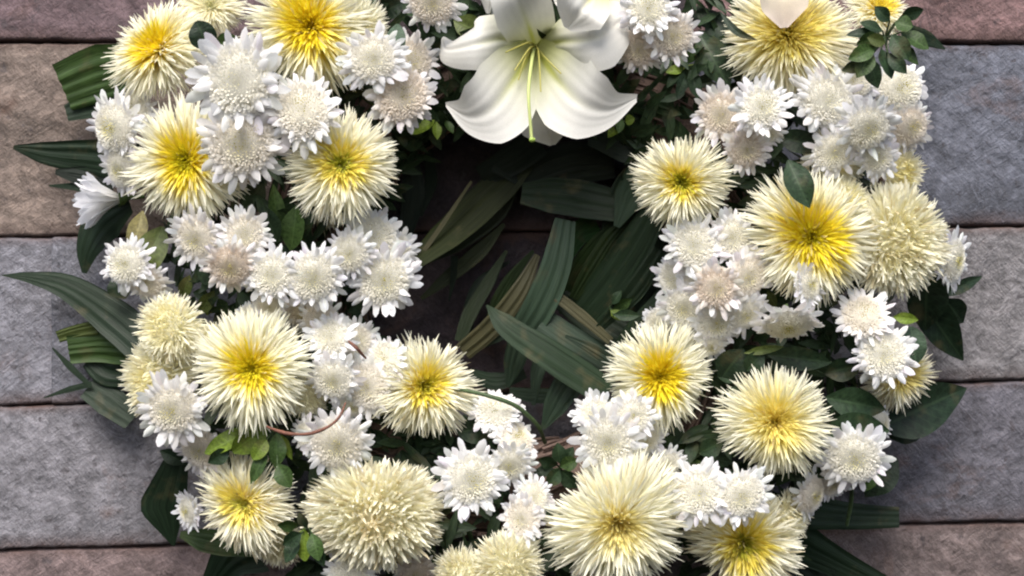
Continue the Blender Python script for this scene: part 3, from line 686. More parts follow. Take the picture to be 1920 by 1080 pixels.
hs('dark leaf at the left rim of the hole below the bright green buds', [(765, 285, .05), (775, 360, .045), (760, 440, .04)], [30, 46, 30], BLK, .2, 2, .1)
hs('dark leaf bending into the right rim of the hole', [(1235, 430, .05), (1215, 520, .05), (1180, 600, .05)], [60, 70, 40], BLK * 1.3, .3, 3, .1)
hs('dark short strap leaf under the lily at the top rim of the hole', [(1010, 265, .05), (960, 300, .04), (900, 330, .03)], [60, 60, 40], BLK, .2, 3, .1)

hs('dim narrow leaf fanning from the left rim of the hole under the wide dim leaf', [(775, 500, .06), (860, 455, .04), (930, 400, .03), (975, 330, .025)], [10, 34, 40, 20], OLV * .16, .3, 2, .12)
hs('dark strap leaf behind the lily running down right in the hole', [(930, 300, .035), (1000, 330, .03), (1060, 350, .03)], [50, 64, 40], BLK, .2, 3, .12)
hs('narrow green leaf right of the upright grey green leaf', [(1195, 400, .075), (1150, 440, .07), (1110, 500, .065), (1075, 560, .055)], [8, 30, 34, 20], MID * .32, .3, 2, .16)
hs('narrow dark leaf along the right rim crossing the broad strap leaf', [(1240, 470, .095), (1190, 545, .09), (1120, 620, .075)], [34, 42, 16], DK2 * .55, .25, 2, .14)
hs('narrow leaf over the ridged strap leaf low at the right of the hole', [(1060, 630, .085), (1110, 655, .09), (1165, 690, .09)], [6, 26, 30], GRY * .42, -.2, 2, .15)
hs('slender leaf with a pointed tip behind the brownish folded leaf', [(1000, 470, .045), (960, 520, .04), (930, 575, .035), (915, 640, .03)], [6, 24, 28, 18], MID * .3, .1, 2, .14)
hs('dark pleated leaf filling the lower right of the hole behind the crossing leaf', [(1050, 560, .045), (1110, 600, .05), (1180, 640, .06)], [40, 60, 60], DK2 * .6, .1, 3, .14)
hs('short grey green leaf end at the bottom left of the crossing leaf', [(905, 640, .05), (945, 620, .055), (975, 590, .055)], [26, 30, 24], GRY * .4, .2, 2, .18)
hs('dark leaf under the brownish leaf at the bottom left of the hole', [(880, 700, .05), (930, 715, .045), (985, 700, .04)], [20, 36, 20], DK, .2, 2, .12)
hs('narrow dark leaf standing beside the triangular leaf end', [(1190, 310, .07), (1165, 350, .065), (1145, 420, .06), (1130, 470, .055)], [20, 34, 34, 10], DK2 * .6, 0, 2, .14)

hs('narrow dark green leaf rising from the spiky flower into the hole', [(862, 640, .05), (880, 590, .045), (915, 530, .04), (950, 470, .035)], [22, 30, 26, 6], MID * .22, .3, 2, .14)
hs('dull green narrow leaf crossing the shaded stone under the wide dim leaf', [(790, 560, .05), (840, 520, .04), (900, 470, .035), (945, 420, .03)], [8, 28, 32, 8], OLV * .2, .2, 2, .14)
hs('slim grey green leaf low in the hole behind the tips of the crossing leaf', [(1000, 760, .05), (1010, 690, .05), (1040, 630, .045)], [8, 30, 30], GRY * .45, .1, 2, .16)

# ------------------------------------------------------------ broad leaves
def bl(label, a, b, w, c, **k): return leaf_ob(a, b, w, c, None, label, **k)
bl('pinkish olive leaf overlapping the white flower at the left edge', (268, 395, .09), (246, 478, .10), 38, lin((.50, .47, .30)), cup=.2)
bl('speckled olive green leaf hanging in front of the left white flower', (305, 425, .10), (255, 530, .11), 58, OLV * .85, cup=.15, round_=True)
bl('round dark green leaf between the two top left yellow chrysanthemums', (392, 92, .15), (368, 40, .155), 50, DK * .9, cup=.15, round_=True)
bl('small dark leaf right of the round leaf near the top left', (402, 85, .14), (448, 72, .145), 34, MID * .7)
bl('grey green leaf over the white flower left of the lily', (738, 108, .165), (746, 45, .165), 36, GRY * .95, cup=.1, round_=True)
bl('dark leaf at the top edge between the yellow chrysanthemum and the white flower', (700, 30, .09), (760, 2, .10), 44, DK)
bl('second dark leaf at the top edge left of the white top flower', (640, 12, .08), (720, 18, .09), 46, DK * 1.2)
bl('olive leaf above the left tepal of the lily', (905, 62, .12), (850, 38, .12), 46, OLV * .8)
bl('dark leaf standing between the upper tepal and the white flowers on its right', (1310, 60, .11), (1368, 165, .12), 62, DK2 * .9, cup=.3)
bl('dark pointed leaf behind the upper right of the lily', (1330, 20, .09), (1382, 112, .10), 60, DK)
bl('thin curved dark leaf touching the upper right yellow chrysanthemum', (1350, 22, .16), (1420, 76, .17), 14, DK, bend=.12)
bl('dark pointed leaf lying on top of the right yellow chrysanthemum', (1478, 300, .205), (1518, 390, .215), 50, DK2, cup=.25)
bl('dark leaf under the white flowers at the upper right', (1455, 255, .13), (1548, 278, .135), 44, DK)
bl('round dark leaf left of the lower right yellow chrysanthemum', (1385, 722, .15), (1384, 784, .15), 58, DK2 * .8, cup=.1, round_=True)
bl('large dark leaf above the round leaf at the right', (1350, 712, .13), (1395, 655, .14), 60, DK, cup=.1)
bl('dark leaf running under the sideways white flower', (1440, 665, .13), (1560, 680, .13), 44, DK2 * .85)
bl('narrow pale green leaf above the dark leaves under the sideways white flower', (1395, 662, .145), (1470, 650, .145), 16, OLV)
bl('dark leaf between the lower right yellow chrysanthemum and the far right flowers', (1545, 700, .12), (1618, 685, .12), 44, DK2 * .8)
bl('green leaf above its twin right of the lower right yellow chrysanthemum', (1548, 745, .14), (1660, 768, .13), 58, DK2 * 1.05, cup=.2)
bl('large green leaf below its twin right of the lower right yellow chrysanthemum', (1545, 805, .14), (1668, 808, .145), 66, DK2 * 1.05, cup=.2)
bl('rounded grey green leaf over the cream chrysanthemum at the right edge', (1708, 612, .12), (1718, 682, .12), 46, GRY * .85, round_=True)
bl('broad dark leaf pointing right onto the wall joint at the right', (1665, 795, .07), (1812, 728, .03), 98, DK, cup=.2, round_=False, prof=[.5, .85, 1, 1, .95, .8, .6, .35, .03])
bl('smaller dark leaf under the broad leaf that points right', (1660, 815, .05), (1742, 800, .03), 50, DK * 1.1)
bl('dark leaf with a long tip hanging down the wall at the right edge', (1705, 530, .06), (1806, 676, .03), 72, DK, cup=.25)
bl('broad dark leaf under the right cream chrysanthemum', (1740, 500, .08), (1735, 620, .06), 82, DK * .9, cup=.2)
bl('dark triangular leaf beside the white flower at the far right', (1772, 560, .05), (1806, 605, .03), 50, DK)
bl('thin leaf tip pointing right at the far right edge of the wreath', (1765, 555, .05), (1842, 518, .03), 26, DK)
bl('dark green leaf beneath the white flower at the lower right edge', (1682, 858, .05), (1622, 932, .05), 62, DK, cup=.2)
bl('small bright leaf at the lower right edge under the white flower', (1650, 880, .07), (1620, 922, .07), 22, MID)
bl('dark rounded leaf below the lower middle yellow chrysanthemum', (935, 795, .10), (858, 812, .11), 58, DK2 * .85, cup=.15, round_=True)
bl('dark leaf left of the lower middle white flower', (905, 835, .09), (822, 850, .09), 50, DK)
bl('small light green leaf at the far right under the cream chrysanthemum', (1675, 594, .13), (1722, 600, .13), 22, BRT * .8)
bl('dark leaf behind the curled white flower at the right of centre', (1560, 590, .09), (1480, 575, .10), 44, DK)
bl('dark leaf to the left of the green cluster above the left white flowers', (455, 395, .10), (495, 340, .11), 50, DK)
bl('olive leaf in the gap above the lower left yellow chrysanthemum', (372, 590, .10), (402, 545, .11), 28, OLV * .6)
bl('small olive leaf in the gap right of the left white flower', (340, 560, .10), (356, 515, .11), 26, OLV * .65)
bl('dark leaf between the left cream chrysanthemum and the white flowers', (235, 560, .06), (215, 515, .06), 50, DK)
bl('dark leaf behind the bottom white flower at the lower left', (300, 845, .05), (350, 870, .05), 30, DK)
bl('dark leaf behind the fringe of the bottom green sprig', (610, 1070, .07), (540, 1085, .07), 60, DK)

# ------------------------------------------------------------ leaf sprigs
sprig('sprig of three upright green leaves below the upper yellow chrysanthemum', (535, 440, .11), [
    (525, 450, 512, 345, 34, MID), (545, 470, 556, 385, 50, MID * 1.15), (520, 455, 492, 385, 40, DK2), (560, 450, 590, 400, 28, DK2)])
sprig('bright yellow green bud-like leaves left below the lily', (812, 228, .11), [
    (815, 225, 772, 252, 26, BRT), (818, 228, 820, 262, 18, BRT * .7), (805, 225, 790, 205, 14, MID), (835, 225, 850, 250, 16, MID * .7)])
sprig('bright yellow green bud-like leaves right below the lily', (1168, 222, .10), [
    (1168, 225, 1140, 258, 26, BRT * .95), (1172, 228, 1190, 222, 22, BRT * .6), (1165, 222, 1160, 250, 16, MID)])
sprig('small mixed sprig of bright and grey green leaves under the top right white flowers', (1285, 125, .11), [
    (1285, 128, 1248, 136, 22, BRT * .8), (1290, 130, 1268, 185, 24, GRY * .7), (1295, 130, 1310, 186, 26, DK2), (1290, 122, 1330, 132, 16, BRT * .5), (1288, 120, 1305, 85, 22, MID * .7), (1280, 125, 1250, 165, 20, DK2)])
sprig('dense sprig of many olive green leaves at the top right of the wreath', (1662, 70, .185), [
    (1690, 30, 1732, 18, 26, DK2), (1678, 42, 1712, 50, 34, MID * .75), (1668, 40, 1640, 12, 26, DK2), (1690, 60, 1742, 92, 38, MID * .7), (1672, 66, 1704, 112, 36, DK2 * 1.3), (1655, 58, 1612, 42, 26, DK2),
    (1650, 72, 1606, 82, 34, MID * .6), (1642, 88, 1590, 112, 30, MID * .9), (1652, 92, 1672, 148, 36, DK2 * 1.4), (1636, 98, 1606, 146, 34, MID * .7), (1630, 110, 1646, 166, 32, DK2 * 1.2), (1622, 118, 1578, 132, 24, DK2),
    (1660, 80, 1626, 70, 24, OLV * .6), (1680, 80, 1722, 122, 30, MID * .6), (1665, 100, 1700, 138, 26, DK2), (1645, 60, 1586, 66, 22, DK)])
sprig('cluster of bright rounded green leaves under the left yellow chrysanthemum with orange centre', (515, 800, .15), [
    (470, 805, 384, 850, 38, BRT * .75, dict(round_=True)), (500, 800, 436, 848, 46, BRT * .62, dict(round_=True)), (500, 825, 474, 862, 28, BRT * .8, dict(round_=True)), (520, 810, 518, 880, 34, MID), (500, 840, 470, 908, 26, MID * .8), (528, 815, 548, 862, 22, BRT * .6), (430, 845, 390, 868, 30, DK2), (520, 870, 545, 915, 34, MID * .8), (505, 865, 500, 910, 26, DK2)])
sprig('sprig with one bright oval leaf at the bottom between two cream chrysanthemums', (575, 990, .185), [
    (568, 992, 572, 1052, 34, BRT * .75, dict(round_=True)), (565, 1000, 530, 1022, 30, DK2), (585, 1000, 598, 1052, 30, MID * .9), (560, 985, 520, 985, 26, MID * .7), (585, 1010, 608, 1062, 26, DK2), (560, 1010, 535, 1055, 30, DK2), (575, 990, 560, 960, 20, DK)])
sprig('little star of pointed green leaves at the bottom centre left of the big cream chrysanthemum', (1052, 880, .11), [
    (1052, 882, 1084, 915, 36, DK2 * 1.3), (1050, 880, 1025, 912, 30, DK2 * 1.2), (1050, 875, 1085, 862, 28, MID * .7), (1045, 872, 1010, 860, 30, DK2), (1050, 868, 1045, 830, 28, DK2), (1040, 880, 1000, 888, 24, DK), (1058, 868, 1075, 838, 24, DK2)])
sprig('sprig of dull green leaves between the white flowers and the lower right yellow chrysanthemum', (1300, 850, .11), [
    (1290, 850, 1245, 820, 34, MID * .7), (1300, 855, 1262, 870, 30, MID * .8), (1310, 850, 1355, 830, 38, DK2 * 1.3), (1310, 855, 1375, 868, 32, DK2), (1300, 860, 1305, 892, 32, MID * .8), (1295, 845, 1300, 815, 26, OLV * .6), (1320, 840, 1345, 812, 24, DK2), (1280, 850, 1240, 850, 26, DK2)])
sprig('small green leaves in front of the white flowers at the right of the hole', (1145, 575, .09), [
    (1150, 580, 1185, 560, 24, MID * .8), (1145, 582, 1170, 600, 20, BRT * .45), (1150, 590, 1200, 592, 22, DK2), (1148, 570, 1165, 545, 20, DK2)])
sprig('tiny green leaves beside the upright white flower at the right', (1462, 575, .10), [
    (1460, 575, 1490, 540, 22, MID), (1462, 570, 1458, 530, 18, MID * .7), (1455, 575, 1438, 545, 18, OLV * .7)])
sprig('dark round leaves above the round leaf left of the lower right yellow chrysanthemum', (1400, 700, .13), [
    (1395, 700, 1345, 705, 40, DK2, dict(round_=True)), (1405, 700, 1440, 720, 34, DK2), (1400, 695, 1430, 662, 36, DK2, dict(round_=True)), (1400, 705, 1395, 735, 30, DK2)])
sprig('olive leaves hanging in the dark gap above the left yellow chrysanthemum', (400, 560, .09), [
    (398, 560, 388, 592, 26, OLV * .7), (410, 560, 425, 590, 22, MID * .7), (392, 555, 362, 548, 22, DK2)])
sprig('dark leaves in the gap between the top white flower and the lily', (862, 20, .08), [
    (862, 20, 830, 60, 30, DK2), (866, 22, 880, 70, 34, MID * .8), (870, 15, 905, 20, 30, DK2), (855, 15, 820, 20, 26, DK)])

# ------------------------------------------------------------ stems and dry twigs
def stem_ob(label, pts, rad, mat, name, cat):
    P = np.array([at(*p) for p in pts]); V, F = tube(P, rad, 8, len(P) * 7)
    rj = np.random.default_rng(int(pts[0][0])); V = V + rj.normal(0, rad[0] * .06, V.shape)
    o = link(name, mk_mesh(name, V - P[0], F, mat), None, Vector(P[0])); return tag(o, label, cat)
stem_ob('curved reddish brown dry twig lying over the white flower below the left yellow chrysanthemum', [(500, 800, .185), (535, 812, .20), (575, 814, .208), (612, 802, .208), (636, 782, .20), (648, 755, .19)], [.0010, .0019, .0014, .0018, .0012, .0013, .0007], M_twig, 'dry_twig', 'twig')
stem_ob('short brown dry twig among the white flowers left of the middle yellow chrysanthemum', [(654, 640, .19), (668, 652, .198), (686, 672, .19)], [.0012, .0018, .0010], M_twig, 'dry_twig', 'twig')
stem_ob('thin dark green stem arching right from the middle yellow chrysanthemum', [(850, 728, .13), (915, 742, .145), (968, 762, .14), (1008, 798, .12), (1022, 830, .09)], [.0018, .0022, .002], M_stem, 'thin_stem', 'flower_stem')  # this and the next ones are loose flower stems
stem_ob('thin green stem hanging in the dark gap at the bottom left of centre', [(868, 975, .11), (880, 1000, .10), (892, 1035, .08)], [.0028, .0024, .002], M_stem, 'thin_stem', 'flower_stem')
stem_ob('dark stem standing below the right white flower at the lower right', [(1598, 905, .08), (1596, 940, .06), (1588, 985, .05)], [.002, .0024, .002], M_stem, 'thin_stem', 'flower_stem')
stem_ob('pale curled cream stem in the dark gap above the right cream chrysanthemum', [(1640, 352, .12), (1655, 335, .13), (1660, 380, .14), (1662, 410, .13)], [.0016, .0022, .0018], M_straw, 'thin_stem', 'flower_stem')

# ------------------------------------------------------------ lilies
def lily(label, throat, tepals, stamens=(), pistil=None, colour_c=None):
    root = bpy.data.objects.new('lily', None); COL.objects.link(root); root.location = Vector(at(*throat)); root.empty_display_size = .02
    tag(root, label, 'lily')
    W_ = lin((.855, .85, .825)); G_ = lin((.70, .72, .36)) if colour_c is None else colour_c
    for i, (pts, widths, kw) in enumerate(tepals):
        V, F, uv, o = ribbon(pts, widths, kw.get('roll', 0), kw.get('cup', .25), 0, 0, 34, 29, kw.get('wave', .05), i + 3, kw.get('rolls'), kw.get('mid', .10), False, kw.get('steady', .6), .006)
        # fine length-wise ridges either side of the midrib
        c = np.empty((len(V), 3)); c[:] = W_
        t = uv[:, 1] / 3; m = uv[:, 0] * 2 - 1
        rib = (.5 + .5 * np.cos(m * 26)) * .05 * (1 - np.abs(m))
        c *= (1 - rib)[:, None]
        g = np.exp(-(t / .26) ** 2) * .85 + np.exp(-(m / .10) ** 2) * np.exp(-(t / .38) ** 2) * .7
        c += (G_ - c) * np.clip(g, 0, 1)[:, None]
        me = mk_mesh('tepal', V, F, M_lily, c); link('tepal', me, root, Vector(o) - root.location)
    def tb(name, pts, rad, rgb, par=root):
        P = np.array([at(*p) for p in pts]); V, F = tube(P, rad, 8, 22)
        c = np.empty((len(V), 3)); c[:] = lin(rgb); return link(name, mk_mesh(name, V - P[0], F, M_lily, c), root, Vector(P[0]) - root.location)
    for pts in stamens: tb('stamen', pts, [.0011, .0009, .0007], (.72, .70, .38))
    if pistil:
        tb('pistil', pistil, [.0019, .0016, .0015, .0019], (.80, .84, .55))
        ep = at(*pistil[-1]); bm_ = bpy.data.meshes.new('stigma'); import bmesh; b = bmesh.new(); bmesh.ops.create_icosphere(b, subdivisions=2, radius=.0030)
        for v in b.verts: v.co.z *= .8; v.co.x *= 1 + .25 * math.cos(3 * math.atan2(v.co.y, v.co.x))
        b.to_mesh(bm_); b.free(); bm_.materials.append(M_lily)
        ca = bm_.color_attributes.new('tint', 'FLOAT_COLOR', 'POINT'); cc = np.ones((len(bm_.vertices), 4), np.float32); cc[:, :3] = lin((.70, .80, .40)); ca.data.foreach_set('color', cc.ravel())
        link('stigma', bm_, root, Vector(ep) - root.location)
    return root
lily('large open white lily at the top centre with a long green pistil hanging down', (1003, 88, .10), [
    ([(1003, 100, .095), (1010, 170, .135), (1022, 228, .148), (1036, 272, .135)], [30, 90, 118, 92, 10], dict(cup=.2)),
    ([(1000, 88, .10), (950, 72, .15), (890, 82, .172), (838, 92, .150), (828, 72, .125)], [26, 82, 100, 78, 44, 10], dict(cup=-.35, wave=.03, rolls=[0, .1, -.25, -.3, 0])),
    ([(1006, 88, .10), (1050, 78, .15), (1105, 72, .178), (1150, 48, .165), (1176, 30, .13)], [26, 80, 112, 118, 80, 16], dict(cup=-.35, rolls=[0, -.1, .4, .5, .2])),
    ([(1003, 84, .10), (988, 40, .15), (968, -10, .18), (955, -62, .165)], [30, 92, 108, 92, 14], dict(cup=.32, wave=.03, mid=.06)),
    ([(1000, 92, .12), (964, 148, .155), (924, 202, .175), (880, 220, .172), (836, 196, .158)], [44, 112, 138, 122, 62, 8], dict(cup=.18, rolls=[0, .1, .15, .1, 0], mid=.06, wave=.03)),
    ([(1005, 92, .12), (1043, 146, .155), (1088, 192, .175), (1140, 208, .172), (1194, 184, .160)], [44, 114, 142, 122, 62, 14], dict(cup=.18, rolls=[0, -.1, -.15, -.1, 0], mid=.06, wave=.03))],
    [[(1002, 86, .11), (985, 110, .15), (972, 150, .165)], [(1004, 86, .11), (1022, 108, .15), (1052, 138, .165)], [(1003, 86, .11), (992, 92, .155), (965, 132, .17)],
     [(1003, 84, .11), (1010, 100, .15), (1014, 172, .175)], [(1001, 84, .11), (990, 80, .15), (948, 98, .17)]],
    [(1003, 85, .11), (997, 115, .16), (991, 175, .195), (996, 250, .20), (997, 262, .20)])
lily('second pale lily at the top edge, mostly hidden behind the first lily', (1122, -10, .09), [
    ([(1122, -18, .13), (1096, 12, .195), (1064, 54, .185)], [30, 84, 92, 14], dict(cup=.25, roll=.15)),
    ([(1120, -10, .09), (1085, -10, .13), (1040, 5, .14)], [40, 90, 80, 20], dict(cup=.3, roll=-.2)),
    ([(1124, -12, .09), (1160, 0, .13), (1190, 12, .13)], [40, 80, 70, 20], dict(cup=.3)),
    ([(1122, -14, .09), (1130, -55, .13), (1135, -95, .12)], [40, 90, 80, 14], dict(cup=.3))],
    [[(1122, -8, .10), (1120, 15, .13), (1108, 40, .145)], [(1124, -8, .10), (1132, 10, .13), (1128, 30, .145)]], None, lin((.90, .87, .52)))
o_ = lily('closed pale yellow lily bud at the top edge beside the upper tepal of the lily', (930, -40, .10), [
    ([(932, -45, .115), (925, -10, .125), (916, 26, .12)], [20, 44, 40, 8], dict(cup=-.9, roll=.3)),
    ([(934, -45, .11), (935, -10, .115), (922, 26, .112)], [20, 40, 36, 8], dict(cup=-.9, roll=-.5))], (), None, lin((.86, .84, .52)))
# a single fallen pinkish tepal resting on the upper right chrysanthemum
V, F, uv, o = ribbon([(1462, -45, .185), (1466, 0, .19), (1470, 52, .185)], [80, 96, 82, 14], .1, .4, 0, 0, 26, 13, .04, 9, None, .08)
c = np.empty((len(V), 3)); c[:] = lin((.90, .84, .80)); t_ = uv[:, 1] / 3; c += (lin((.93, .90, .78)) - c) * (1 - t_)[:, None]
tag(link('fallen_petal', mk_mesh('fallen_petal', V, F, M_lily, c), None, Vector(o)), 'pinkish white petal lying over the upper right yellow chrysanthemum', 'petal')

# ------------------------------------------------------------ large chrysanthemums
B = big_mum
B(290, 88, 98, 'tall pale yellow chrysanthemum at the top left corner of the wreath', face=(-.35, -.25), yel=1, green=0, tan=.3)
B(580, 48, 118, 'yellow chrysanthemum at the top edge above the big white cluster', face=(-.05, .05), green=.1, ygrad=(.30, .78), dd=-.005, tan=.2)
B(345, 302, 112, 'cream chrysanthemum with vivid yellow heart at the left, against the white cluster', face=(-.18, .08), green=.55, ygrad=(.30, .66))
B(640, 308, 110, 'cream chrysanthemum with greenish yellow heart right below the big white cluster', face=(.1, -.02), green=.9, yel=.85, dd=.015, tan=.25)
B(470, 692, 110, 'cream chrysanthemum with orange yellow heart above the bright green leaf cluster', face=(.02, -.02), green=.35, ygrad=(.25, .62), dd=.012, tan=.05)
B(798, 724, 102, 'spiky cream chrysanthemum with a yellow heart at the lower left rim of the hole', face=(.30, -.10), green=.5, yel=.9, tan=.3, ygrad=(.25, .55))
B(452, 945, 98, 'ragged cream chrysanthemum with dull yellow heart at the lower left edge', face=(-.35, .0), green=.6, yel=.8, tan=.6, curl=.4)
B(700, 972, 120, 'big shaggy cream chrysanthemum without a yellow heart at the bottom left of centre', 'mop', 420, face=(-.02, .10), green=0, yel=.25, tan=.55, ygrad=(.05, .4), warm=1, dd=.01, ell=(1.14, .86))
B(1160, 985, 128, 'big round cream chrysanthemum with brownish centre at the bottom right of centre', 'yellow', 420, face=(0, .22), green=.0, yel=.55, tan=.25, ygrad=(.15, .5), dd=.02)
B(1240, 708, 104, 'spiky white chrysanthemum with vivid golden heart at the lower right rim of the hole', face=(.05, .05), green=.12, ygrad=(.36, .6), tan=.0, dd=.015)
B(1455, 792, 100, 'round pale yellow chrysanthemum beside the pair of big green leaves', face=(-.05, .0), green=0, yel=.7, ygrad=(.2, .85), tan=.1, dd=.005)
B(1395, 1020, 112, 'cream chrysanthemum with lime yellow heart at the bottom right under two white flowers', face=(0, .15), green=.75, yel=.85, tan=.4, dd=-.012)
B(1278, 342, 92, 'cream chrysanthemum with lime yellow heart at the upper right rim of the hole', face=(-.12, .05), green=.8, yel=.9, ygrad=(.22, .55), tan=.25, dd=.01)
B(1525, 445, 122, 'large yellow chrysanthemum under the dark pointed leaf on the right', face=(.02, .02), green=.35, ygrad=(.38, .75), tan=.3, dd=.008, n=380)
B(1692, 452, 110, 'beige cream chrysanthemum on the far right beside the large yellow one', 'mop', 400, face=(.25, .10), yel=.15, green=.0, tan=.45)
B(1480, 60, 122, 'wide pale yellow chrysanthemum at the upper right with a pinkish petal on it', face=(.0, -.05), green=.1, yel=.75, ygrad=(.25, .85), tan=.5, n=400)
B(1650, 18, 62, 'yellow chrysanthemum cut by the top edge at the far upper right', face=(.3, -.5), green=.1, yel=.9, tan=.2, dd=-.01)
B(308, 615, 76, 'drooping cream chrysanthemum at the left edge, upper one of two', 'mop', 240, face=(-.5, -.1), yel=.2, green=0, tan=.3)
B(288, 712, 92, 'drooping cream chrysanthemum at the left edge, lower one behind a white flower', 'mop', 280, face=(-.5, .1), yel=.2, green=0, tan=.3, dd=-.015)
B(868, 1085, 62, 'curled cream chrysanthemum at the bottom edge, left one of a pair', 'mop', 240, face=(-.1, .1), yel=.1, green=0, tan=.5)
B(955, 1068, 70, 'curled cream chrysanthemum at the bottom edge, right one of a pair', 'mop', 260, face=(.1, .1), yel=.1, green=0, tan=.4, dd=.008)
B(1690, 705, 72, 'cream chrysanthemum peeking out at the right edge behind a white flower', face=(.5, .2), yel=.6, green=0, tan=.9, dd=-.035)
B(1688, 330, 58, 'limp cream chrysanthemum squeezed in above the beige one on the right', 'mop', 220, face=(.4, .2), yel=.4, green=.2, tan=.6, dd=-.03)
B(395, 12, 62, 'limp greenish cream chrysanthemum at the top edge between two yellow ones', face=(-.1, -.2), yel=.1, green=.3, tan=.7, dd=-.035)
B(675, 55, 62, 'pale cream chrysanthemum tucked behind the top yellow one on its right', face=(.5, .1), yel=.2, green=.0, tan=.3, dd=-.025)
B(515, 1025, 56, 'small ragged cream chrysanthemum under the lower left one', 'mop', 220, face=(-.2, .5), yel=.1, green=0, tan=.5, dd=-.02)
B(1480, 975, 58, 'ragged cream chrysanthemum at the lower right edge beside two white flowers', 'mop', 220, face=(.5, .3), yel=.1, green=0, tan=.5, dd=-.02)
B(770, 905, 46, 'little wilted cream chrysanthemum with curled petals above the big shaggy one', 'mop', 130, face=(.2, -.5), yel=0, green=.2, tan=.7, dd=-.03)
B(600, 380, 55, 'pale fringe of a chrysanthemum below the greenish yellow one', face=(-.3, .5), yel=0, green=0, tan=.3, dd=-.05)
B(1565, 300, 60, 'cream chrysanthemum behind the white flowers above the large yellow one', face=(0, 0), yel=.4, green=.0, tan=.3, dd=-.045)

# ------------------------------------------------------------ small white chrysanthemums
Wm = white_mum
Wm(445, 152, 86, 'large white chrysanthemum, front and leftmost of the big white cluster at the upper left', face=(.05, .12), dd=.045, centre=.25, nr=24)
Wm(568, 205, 76, 'large white chrysanthemum, right one of the big white cluster at the upper left', face=(.12, -.02), dd=.03, centre=.7, nr=22, beige=.2)
Wm(452, 272, 82, 'large white chrysanthemum, lowest of the big white cluster at the upper left', face=(.0, .10), dd=.025, centre=.9, nr=22, beige=.35)
Wm(212, 240, 62, 'white chrysanthemum sticking out at the left edge below the tall yellow one', face=(-.35, .1), dd=.0, nr=24)
Wm(225, 318, 50, 'white chrysanthemum half hidden left of the vivid yellow-hearted one', face=(-.5, .3), dd=-.02)
Wm(700, 110, 60, 'white chrysanthemum under the grey green leaf, upper one of two', face=(-.05, .15), dd=.01, beige=.1)
Wm(755, 180, 62, 'white chrysanthemum with beige dome, lower one of two left of the lily', face=(.12, .12), dd=.0, beige=.8)
Wm(770, 115, 52, 'beige white chrysanthemum behind the pair left of the lily', face=(.3, 0), dd=-.03, beige=.6)
Wm(810, 5, 58, 'white chrysanthemum cut by the top edge left of the lily', face=(.0, .25), dd=.0, beige=.6)
Wm(368, 448, 56, 'white chrysanthemum directly under the vivid yellow-hearted one', face=(-.1, .25), beige=.3)
Wm(458, 440, 52, 'white chrysanthemum with green dimple left of the three upright leaves', face=(.2, .0), beige=.3, dd=.0)
Wm(432, 500, 52, 'beige-domed white chrysanthemum below the flower with the green dimple', face=(.0, .25), beige=1.0, dd=.008)
Wm(235, 495, 54, 'white chrysanthemum at the left edge behind the two olive leaves', face=(-.35, .1))
Wm(275, 530, 42, 'small white chrysanthemum just right under the speckled olive leaf', face=(-.2, .3), dd=-.02, beige=.4)
Wm(510, 515, 56, 'white chrysanthemum, left one of the row above the hearted cream flower', face=(-.1, .1), dd=.008, cream=.7)
Wm(588, 520, 60, 'white chrysanthemum, middle one of the row left of the hole', face=(.05, .1), dd=.014, cream=.8)
Wm(570, 585, 46, 'beige white chrysanthemum hidden under the middle one of the row', face=(0, .5), dd=-.03, beige=.7)
Wm(700, 445, 56, 'creamy white chrysanthemum with smooth dome at the top of the group left of the hole', face=(.1, -.25), dd=.0, cream=1)
Wm(655, 475, 46, 'small white chrysanthemum with yellow centre in the group left of the hole', face=(-.15, .05), dd=.012, cream=.8)
Wm(720, 525, 62, 'white chrysanthemum with distinct yellow centre touching the left rim of the hole', face=(.10, .05), dd=.02, cream=.8, centre=1)
Wm(742, 470, 42, 'white chrysanthemum with pointed petals reaching into the hole at the left', face=(.45, -.1), dd=-.015)
Wm(622, 632, 50, 'round white chrysanthemum above the middle of the left lower group', face=(-.05, -.15), dd=.0, cream=.8)
Wm(668, 640, 46, 'white chrysanthemum behind the short brown twig', face=(.4, -.1), dd=-.012, beige=.2)
Wm(625, 712, 50, 'white chrysanthemum right of the orange yellow-hearted one', face=(-.05, .25), dd=.0)
Wm(688, 725, 54, 'white chrysanthemum left of the spiky flower at the rim of the hole', face=(.1, .1), dd=-.005, beige=.3)
Wm(722, 672, 44, 'white chrysanthemum peeking over the left of the spiky flower at the hole', face=(-.1, -.1), dd=.0, cream=.9)
Wm(322, 768, 64, 'white chrysanthemum on the lower left cream one, with pale green centre', face=(-.22, .12), dd=.022, beige=.2)
Wm(375, 845, 48, 'beige white chrysanthemum under the lower left white one', face=(-.2, .45), dd=-.012, beige=.5)
Wm(352, 958, 36, 'small bright white chrysanthemum at the lower left edge beside the kite-shaped leaf', face=(-.55, .1), dd=-.02)
Wm(632, 832, 66, 'white chrysanthemum under the curved brown twig', face=(-.02, .25), dd=.01, beige=.2)
Wm(572, 815, 38, 'few white petals of a flower under the left end of the brown twig', face=(-.5, -.1), dd=-.012)
Wm(885, 900, 70, 'large tilted white chrysanthemum at the lower centre', face=(.25, .12), dd=.012, centre=.9, nr=22)
Wm(968, 820, 52, 'white chrysanthemum seen from the side at the lower centre', face=(.45, -.55), dd=.0, beige=.3)
Wm(928, 770, 46, 'white chrysanthemum facing up under the thin dark stem', face=(-.1, -.5), dd=.012)
Wm(955, 872, 46, 'white chrysanthemum with yellow green centre below the side-on one', face=(.1, .3), dd=.005)
Wm(1000, 930, 38, 'small white chrysanthemum, upper of the two at the bottom centre', face=(.3, -.2), dd=.0)
Wm(978, 972, 46, 'small creamy white chrysanthemum, lower of the two at the bottom centre', face=(-.1, .2), dd=.006, beige=.4)
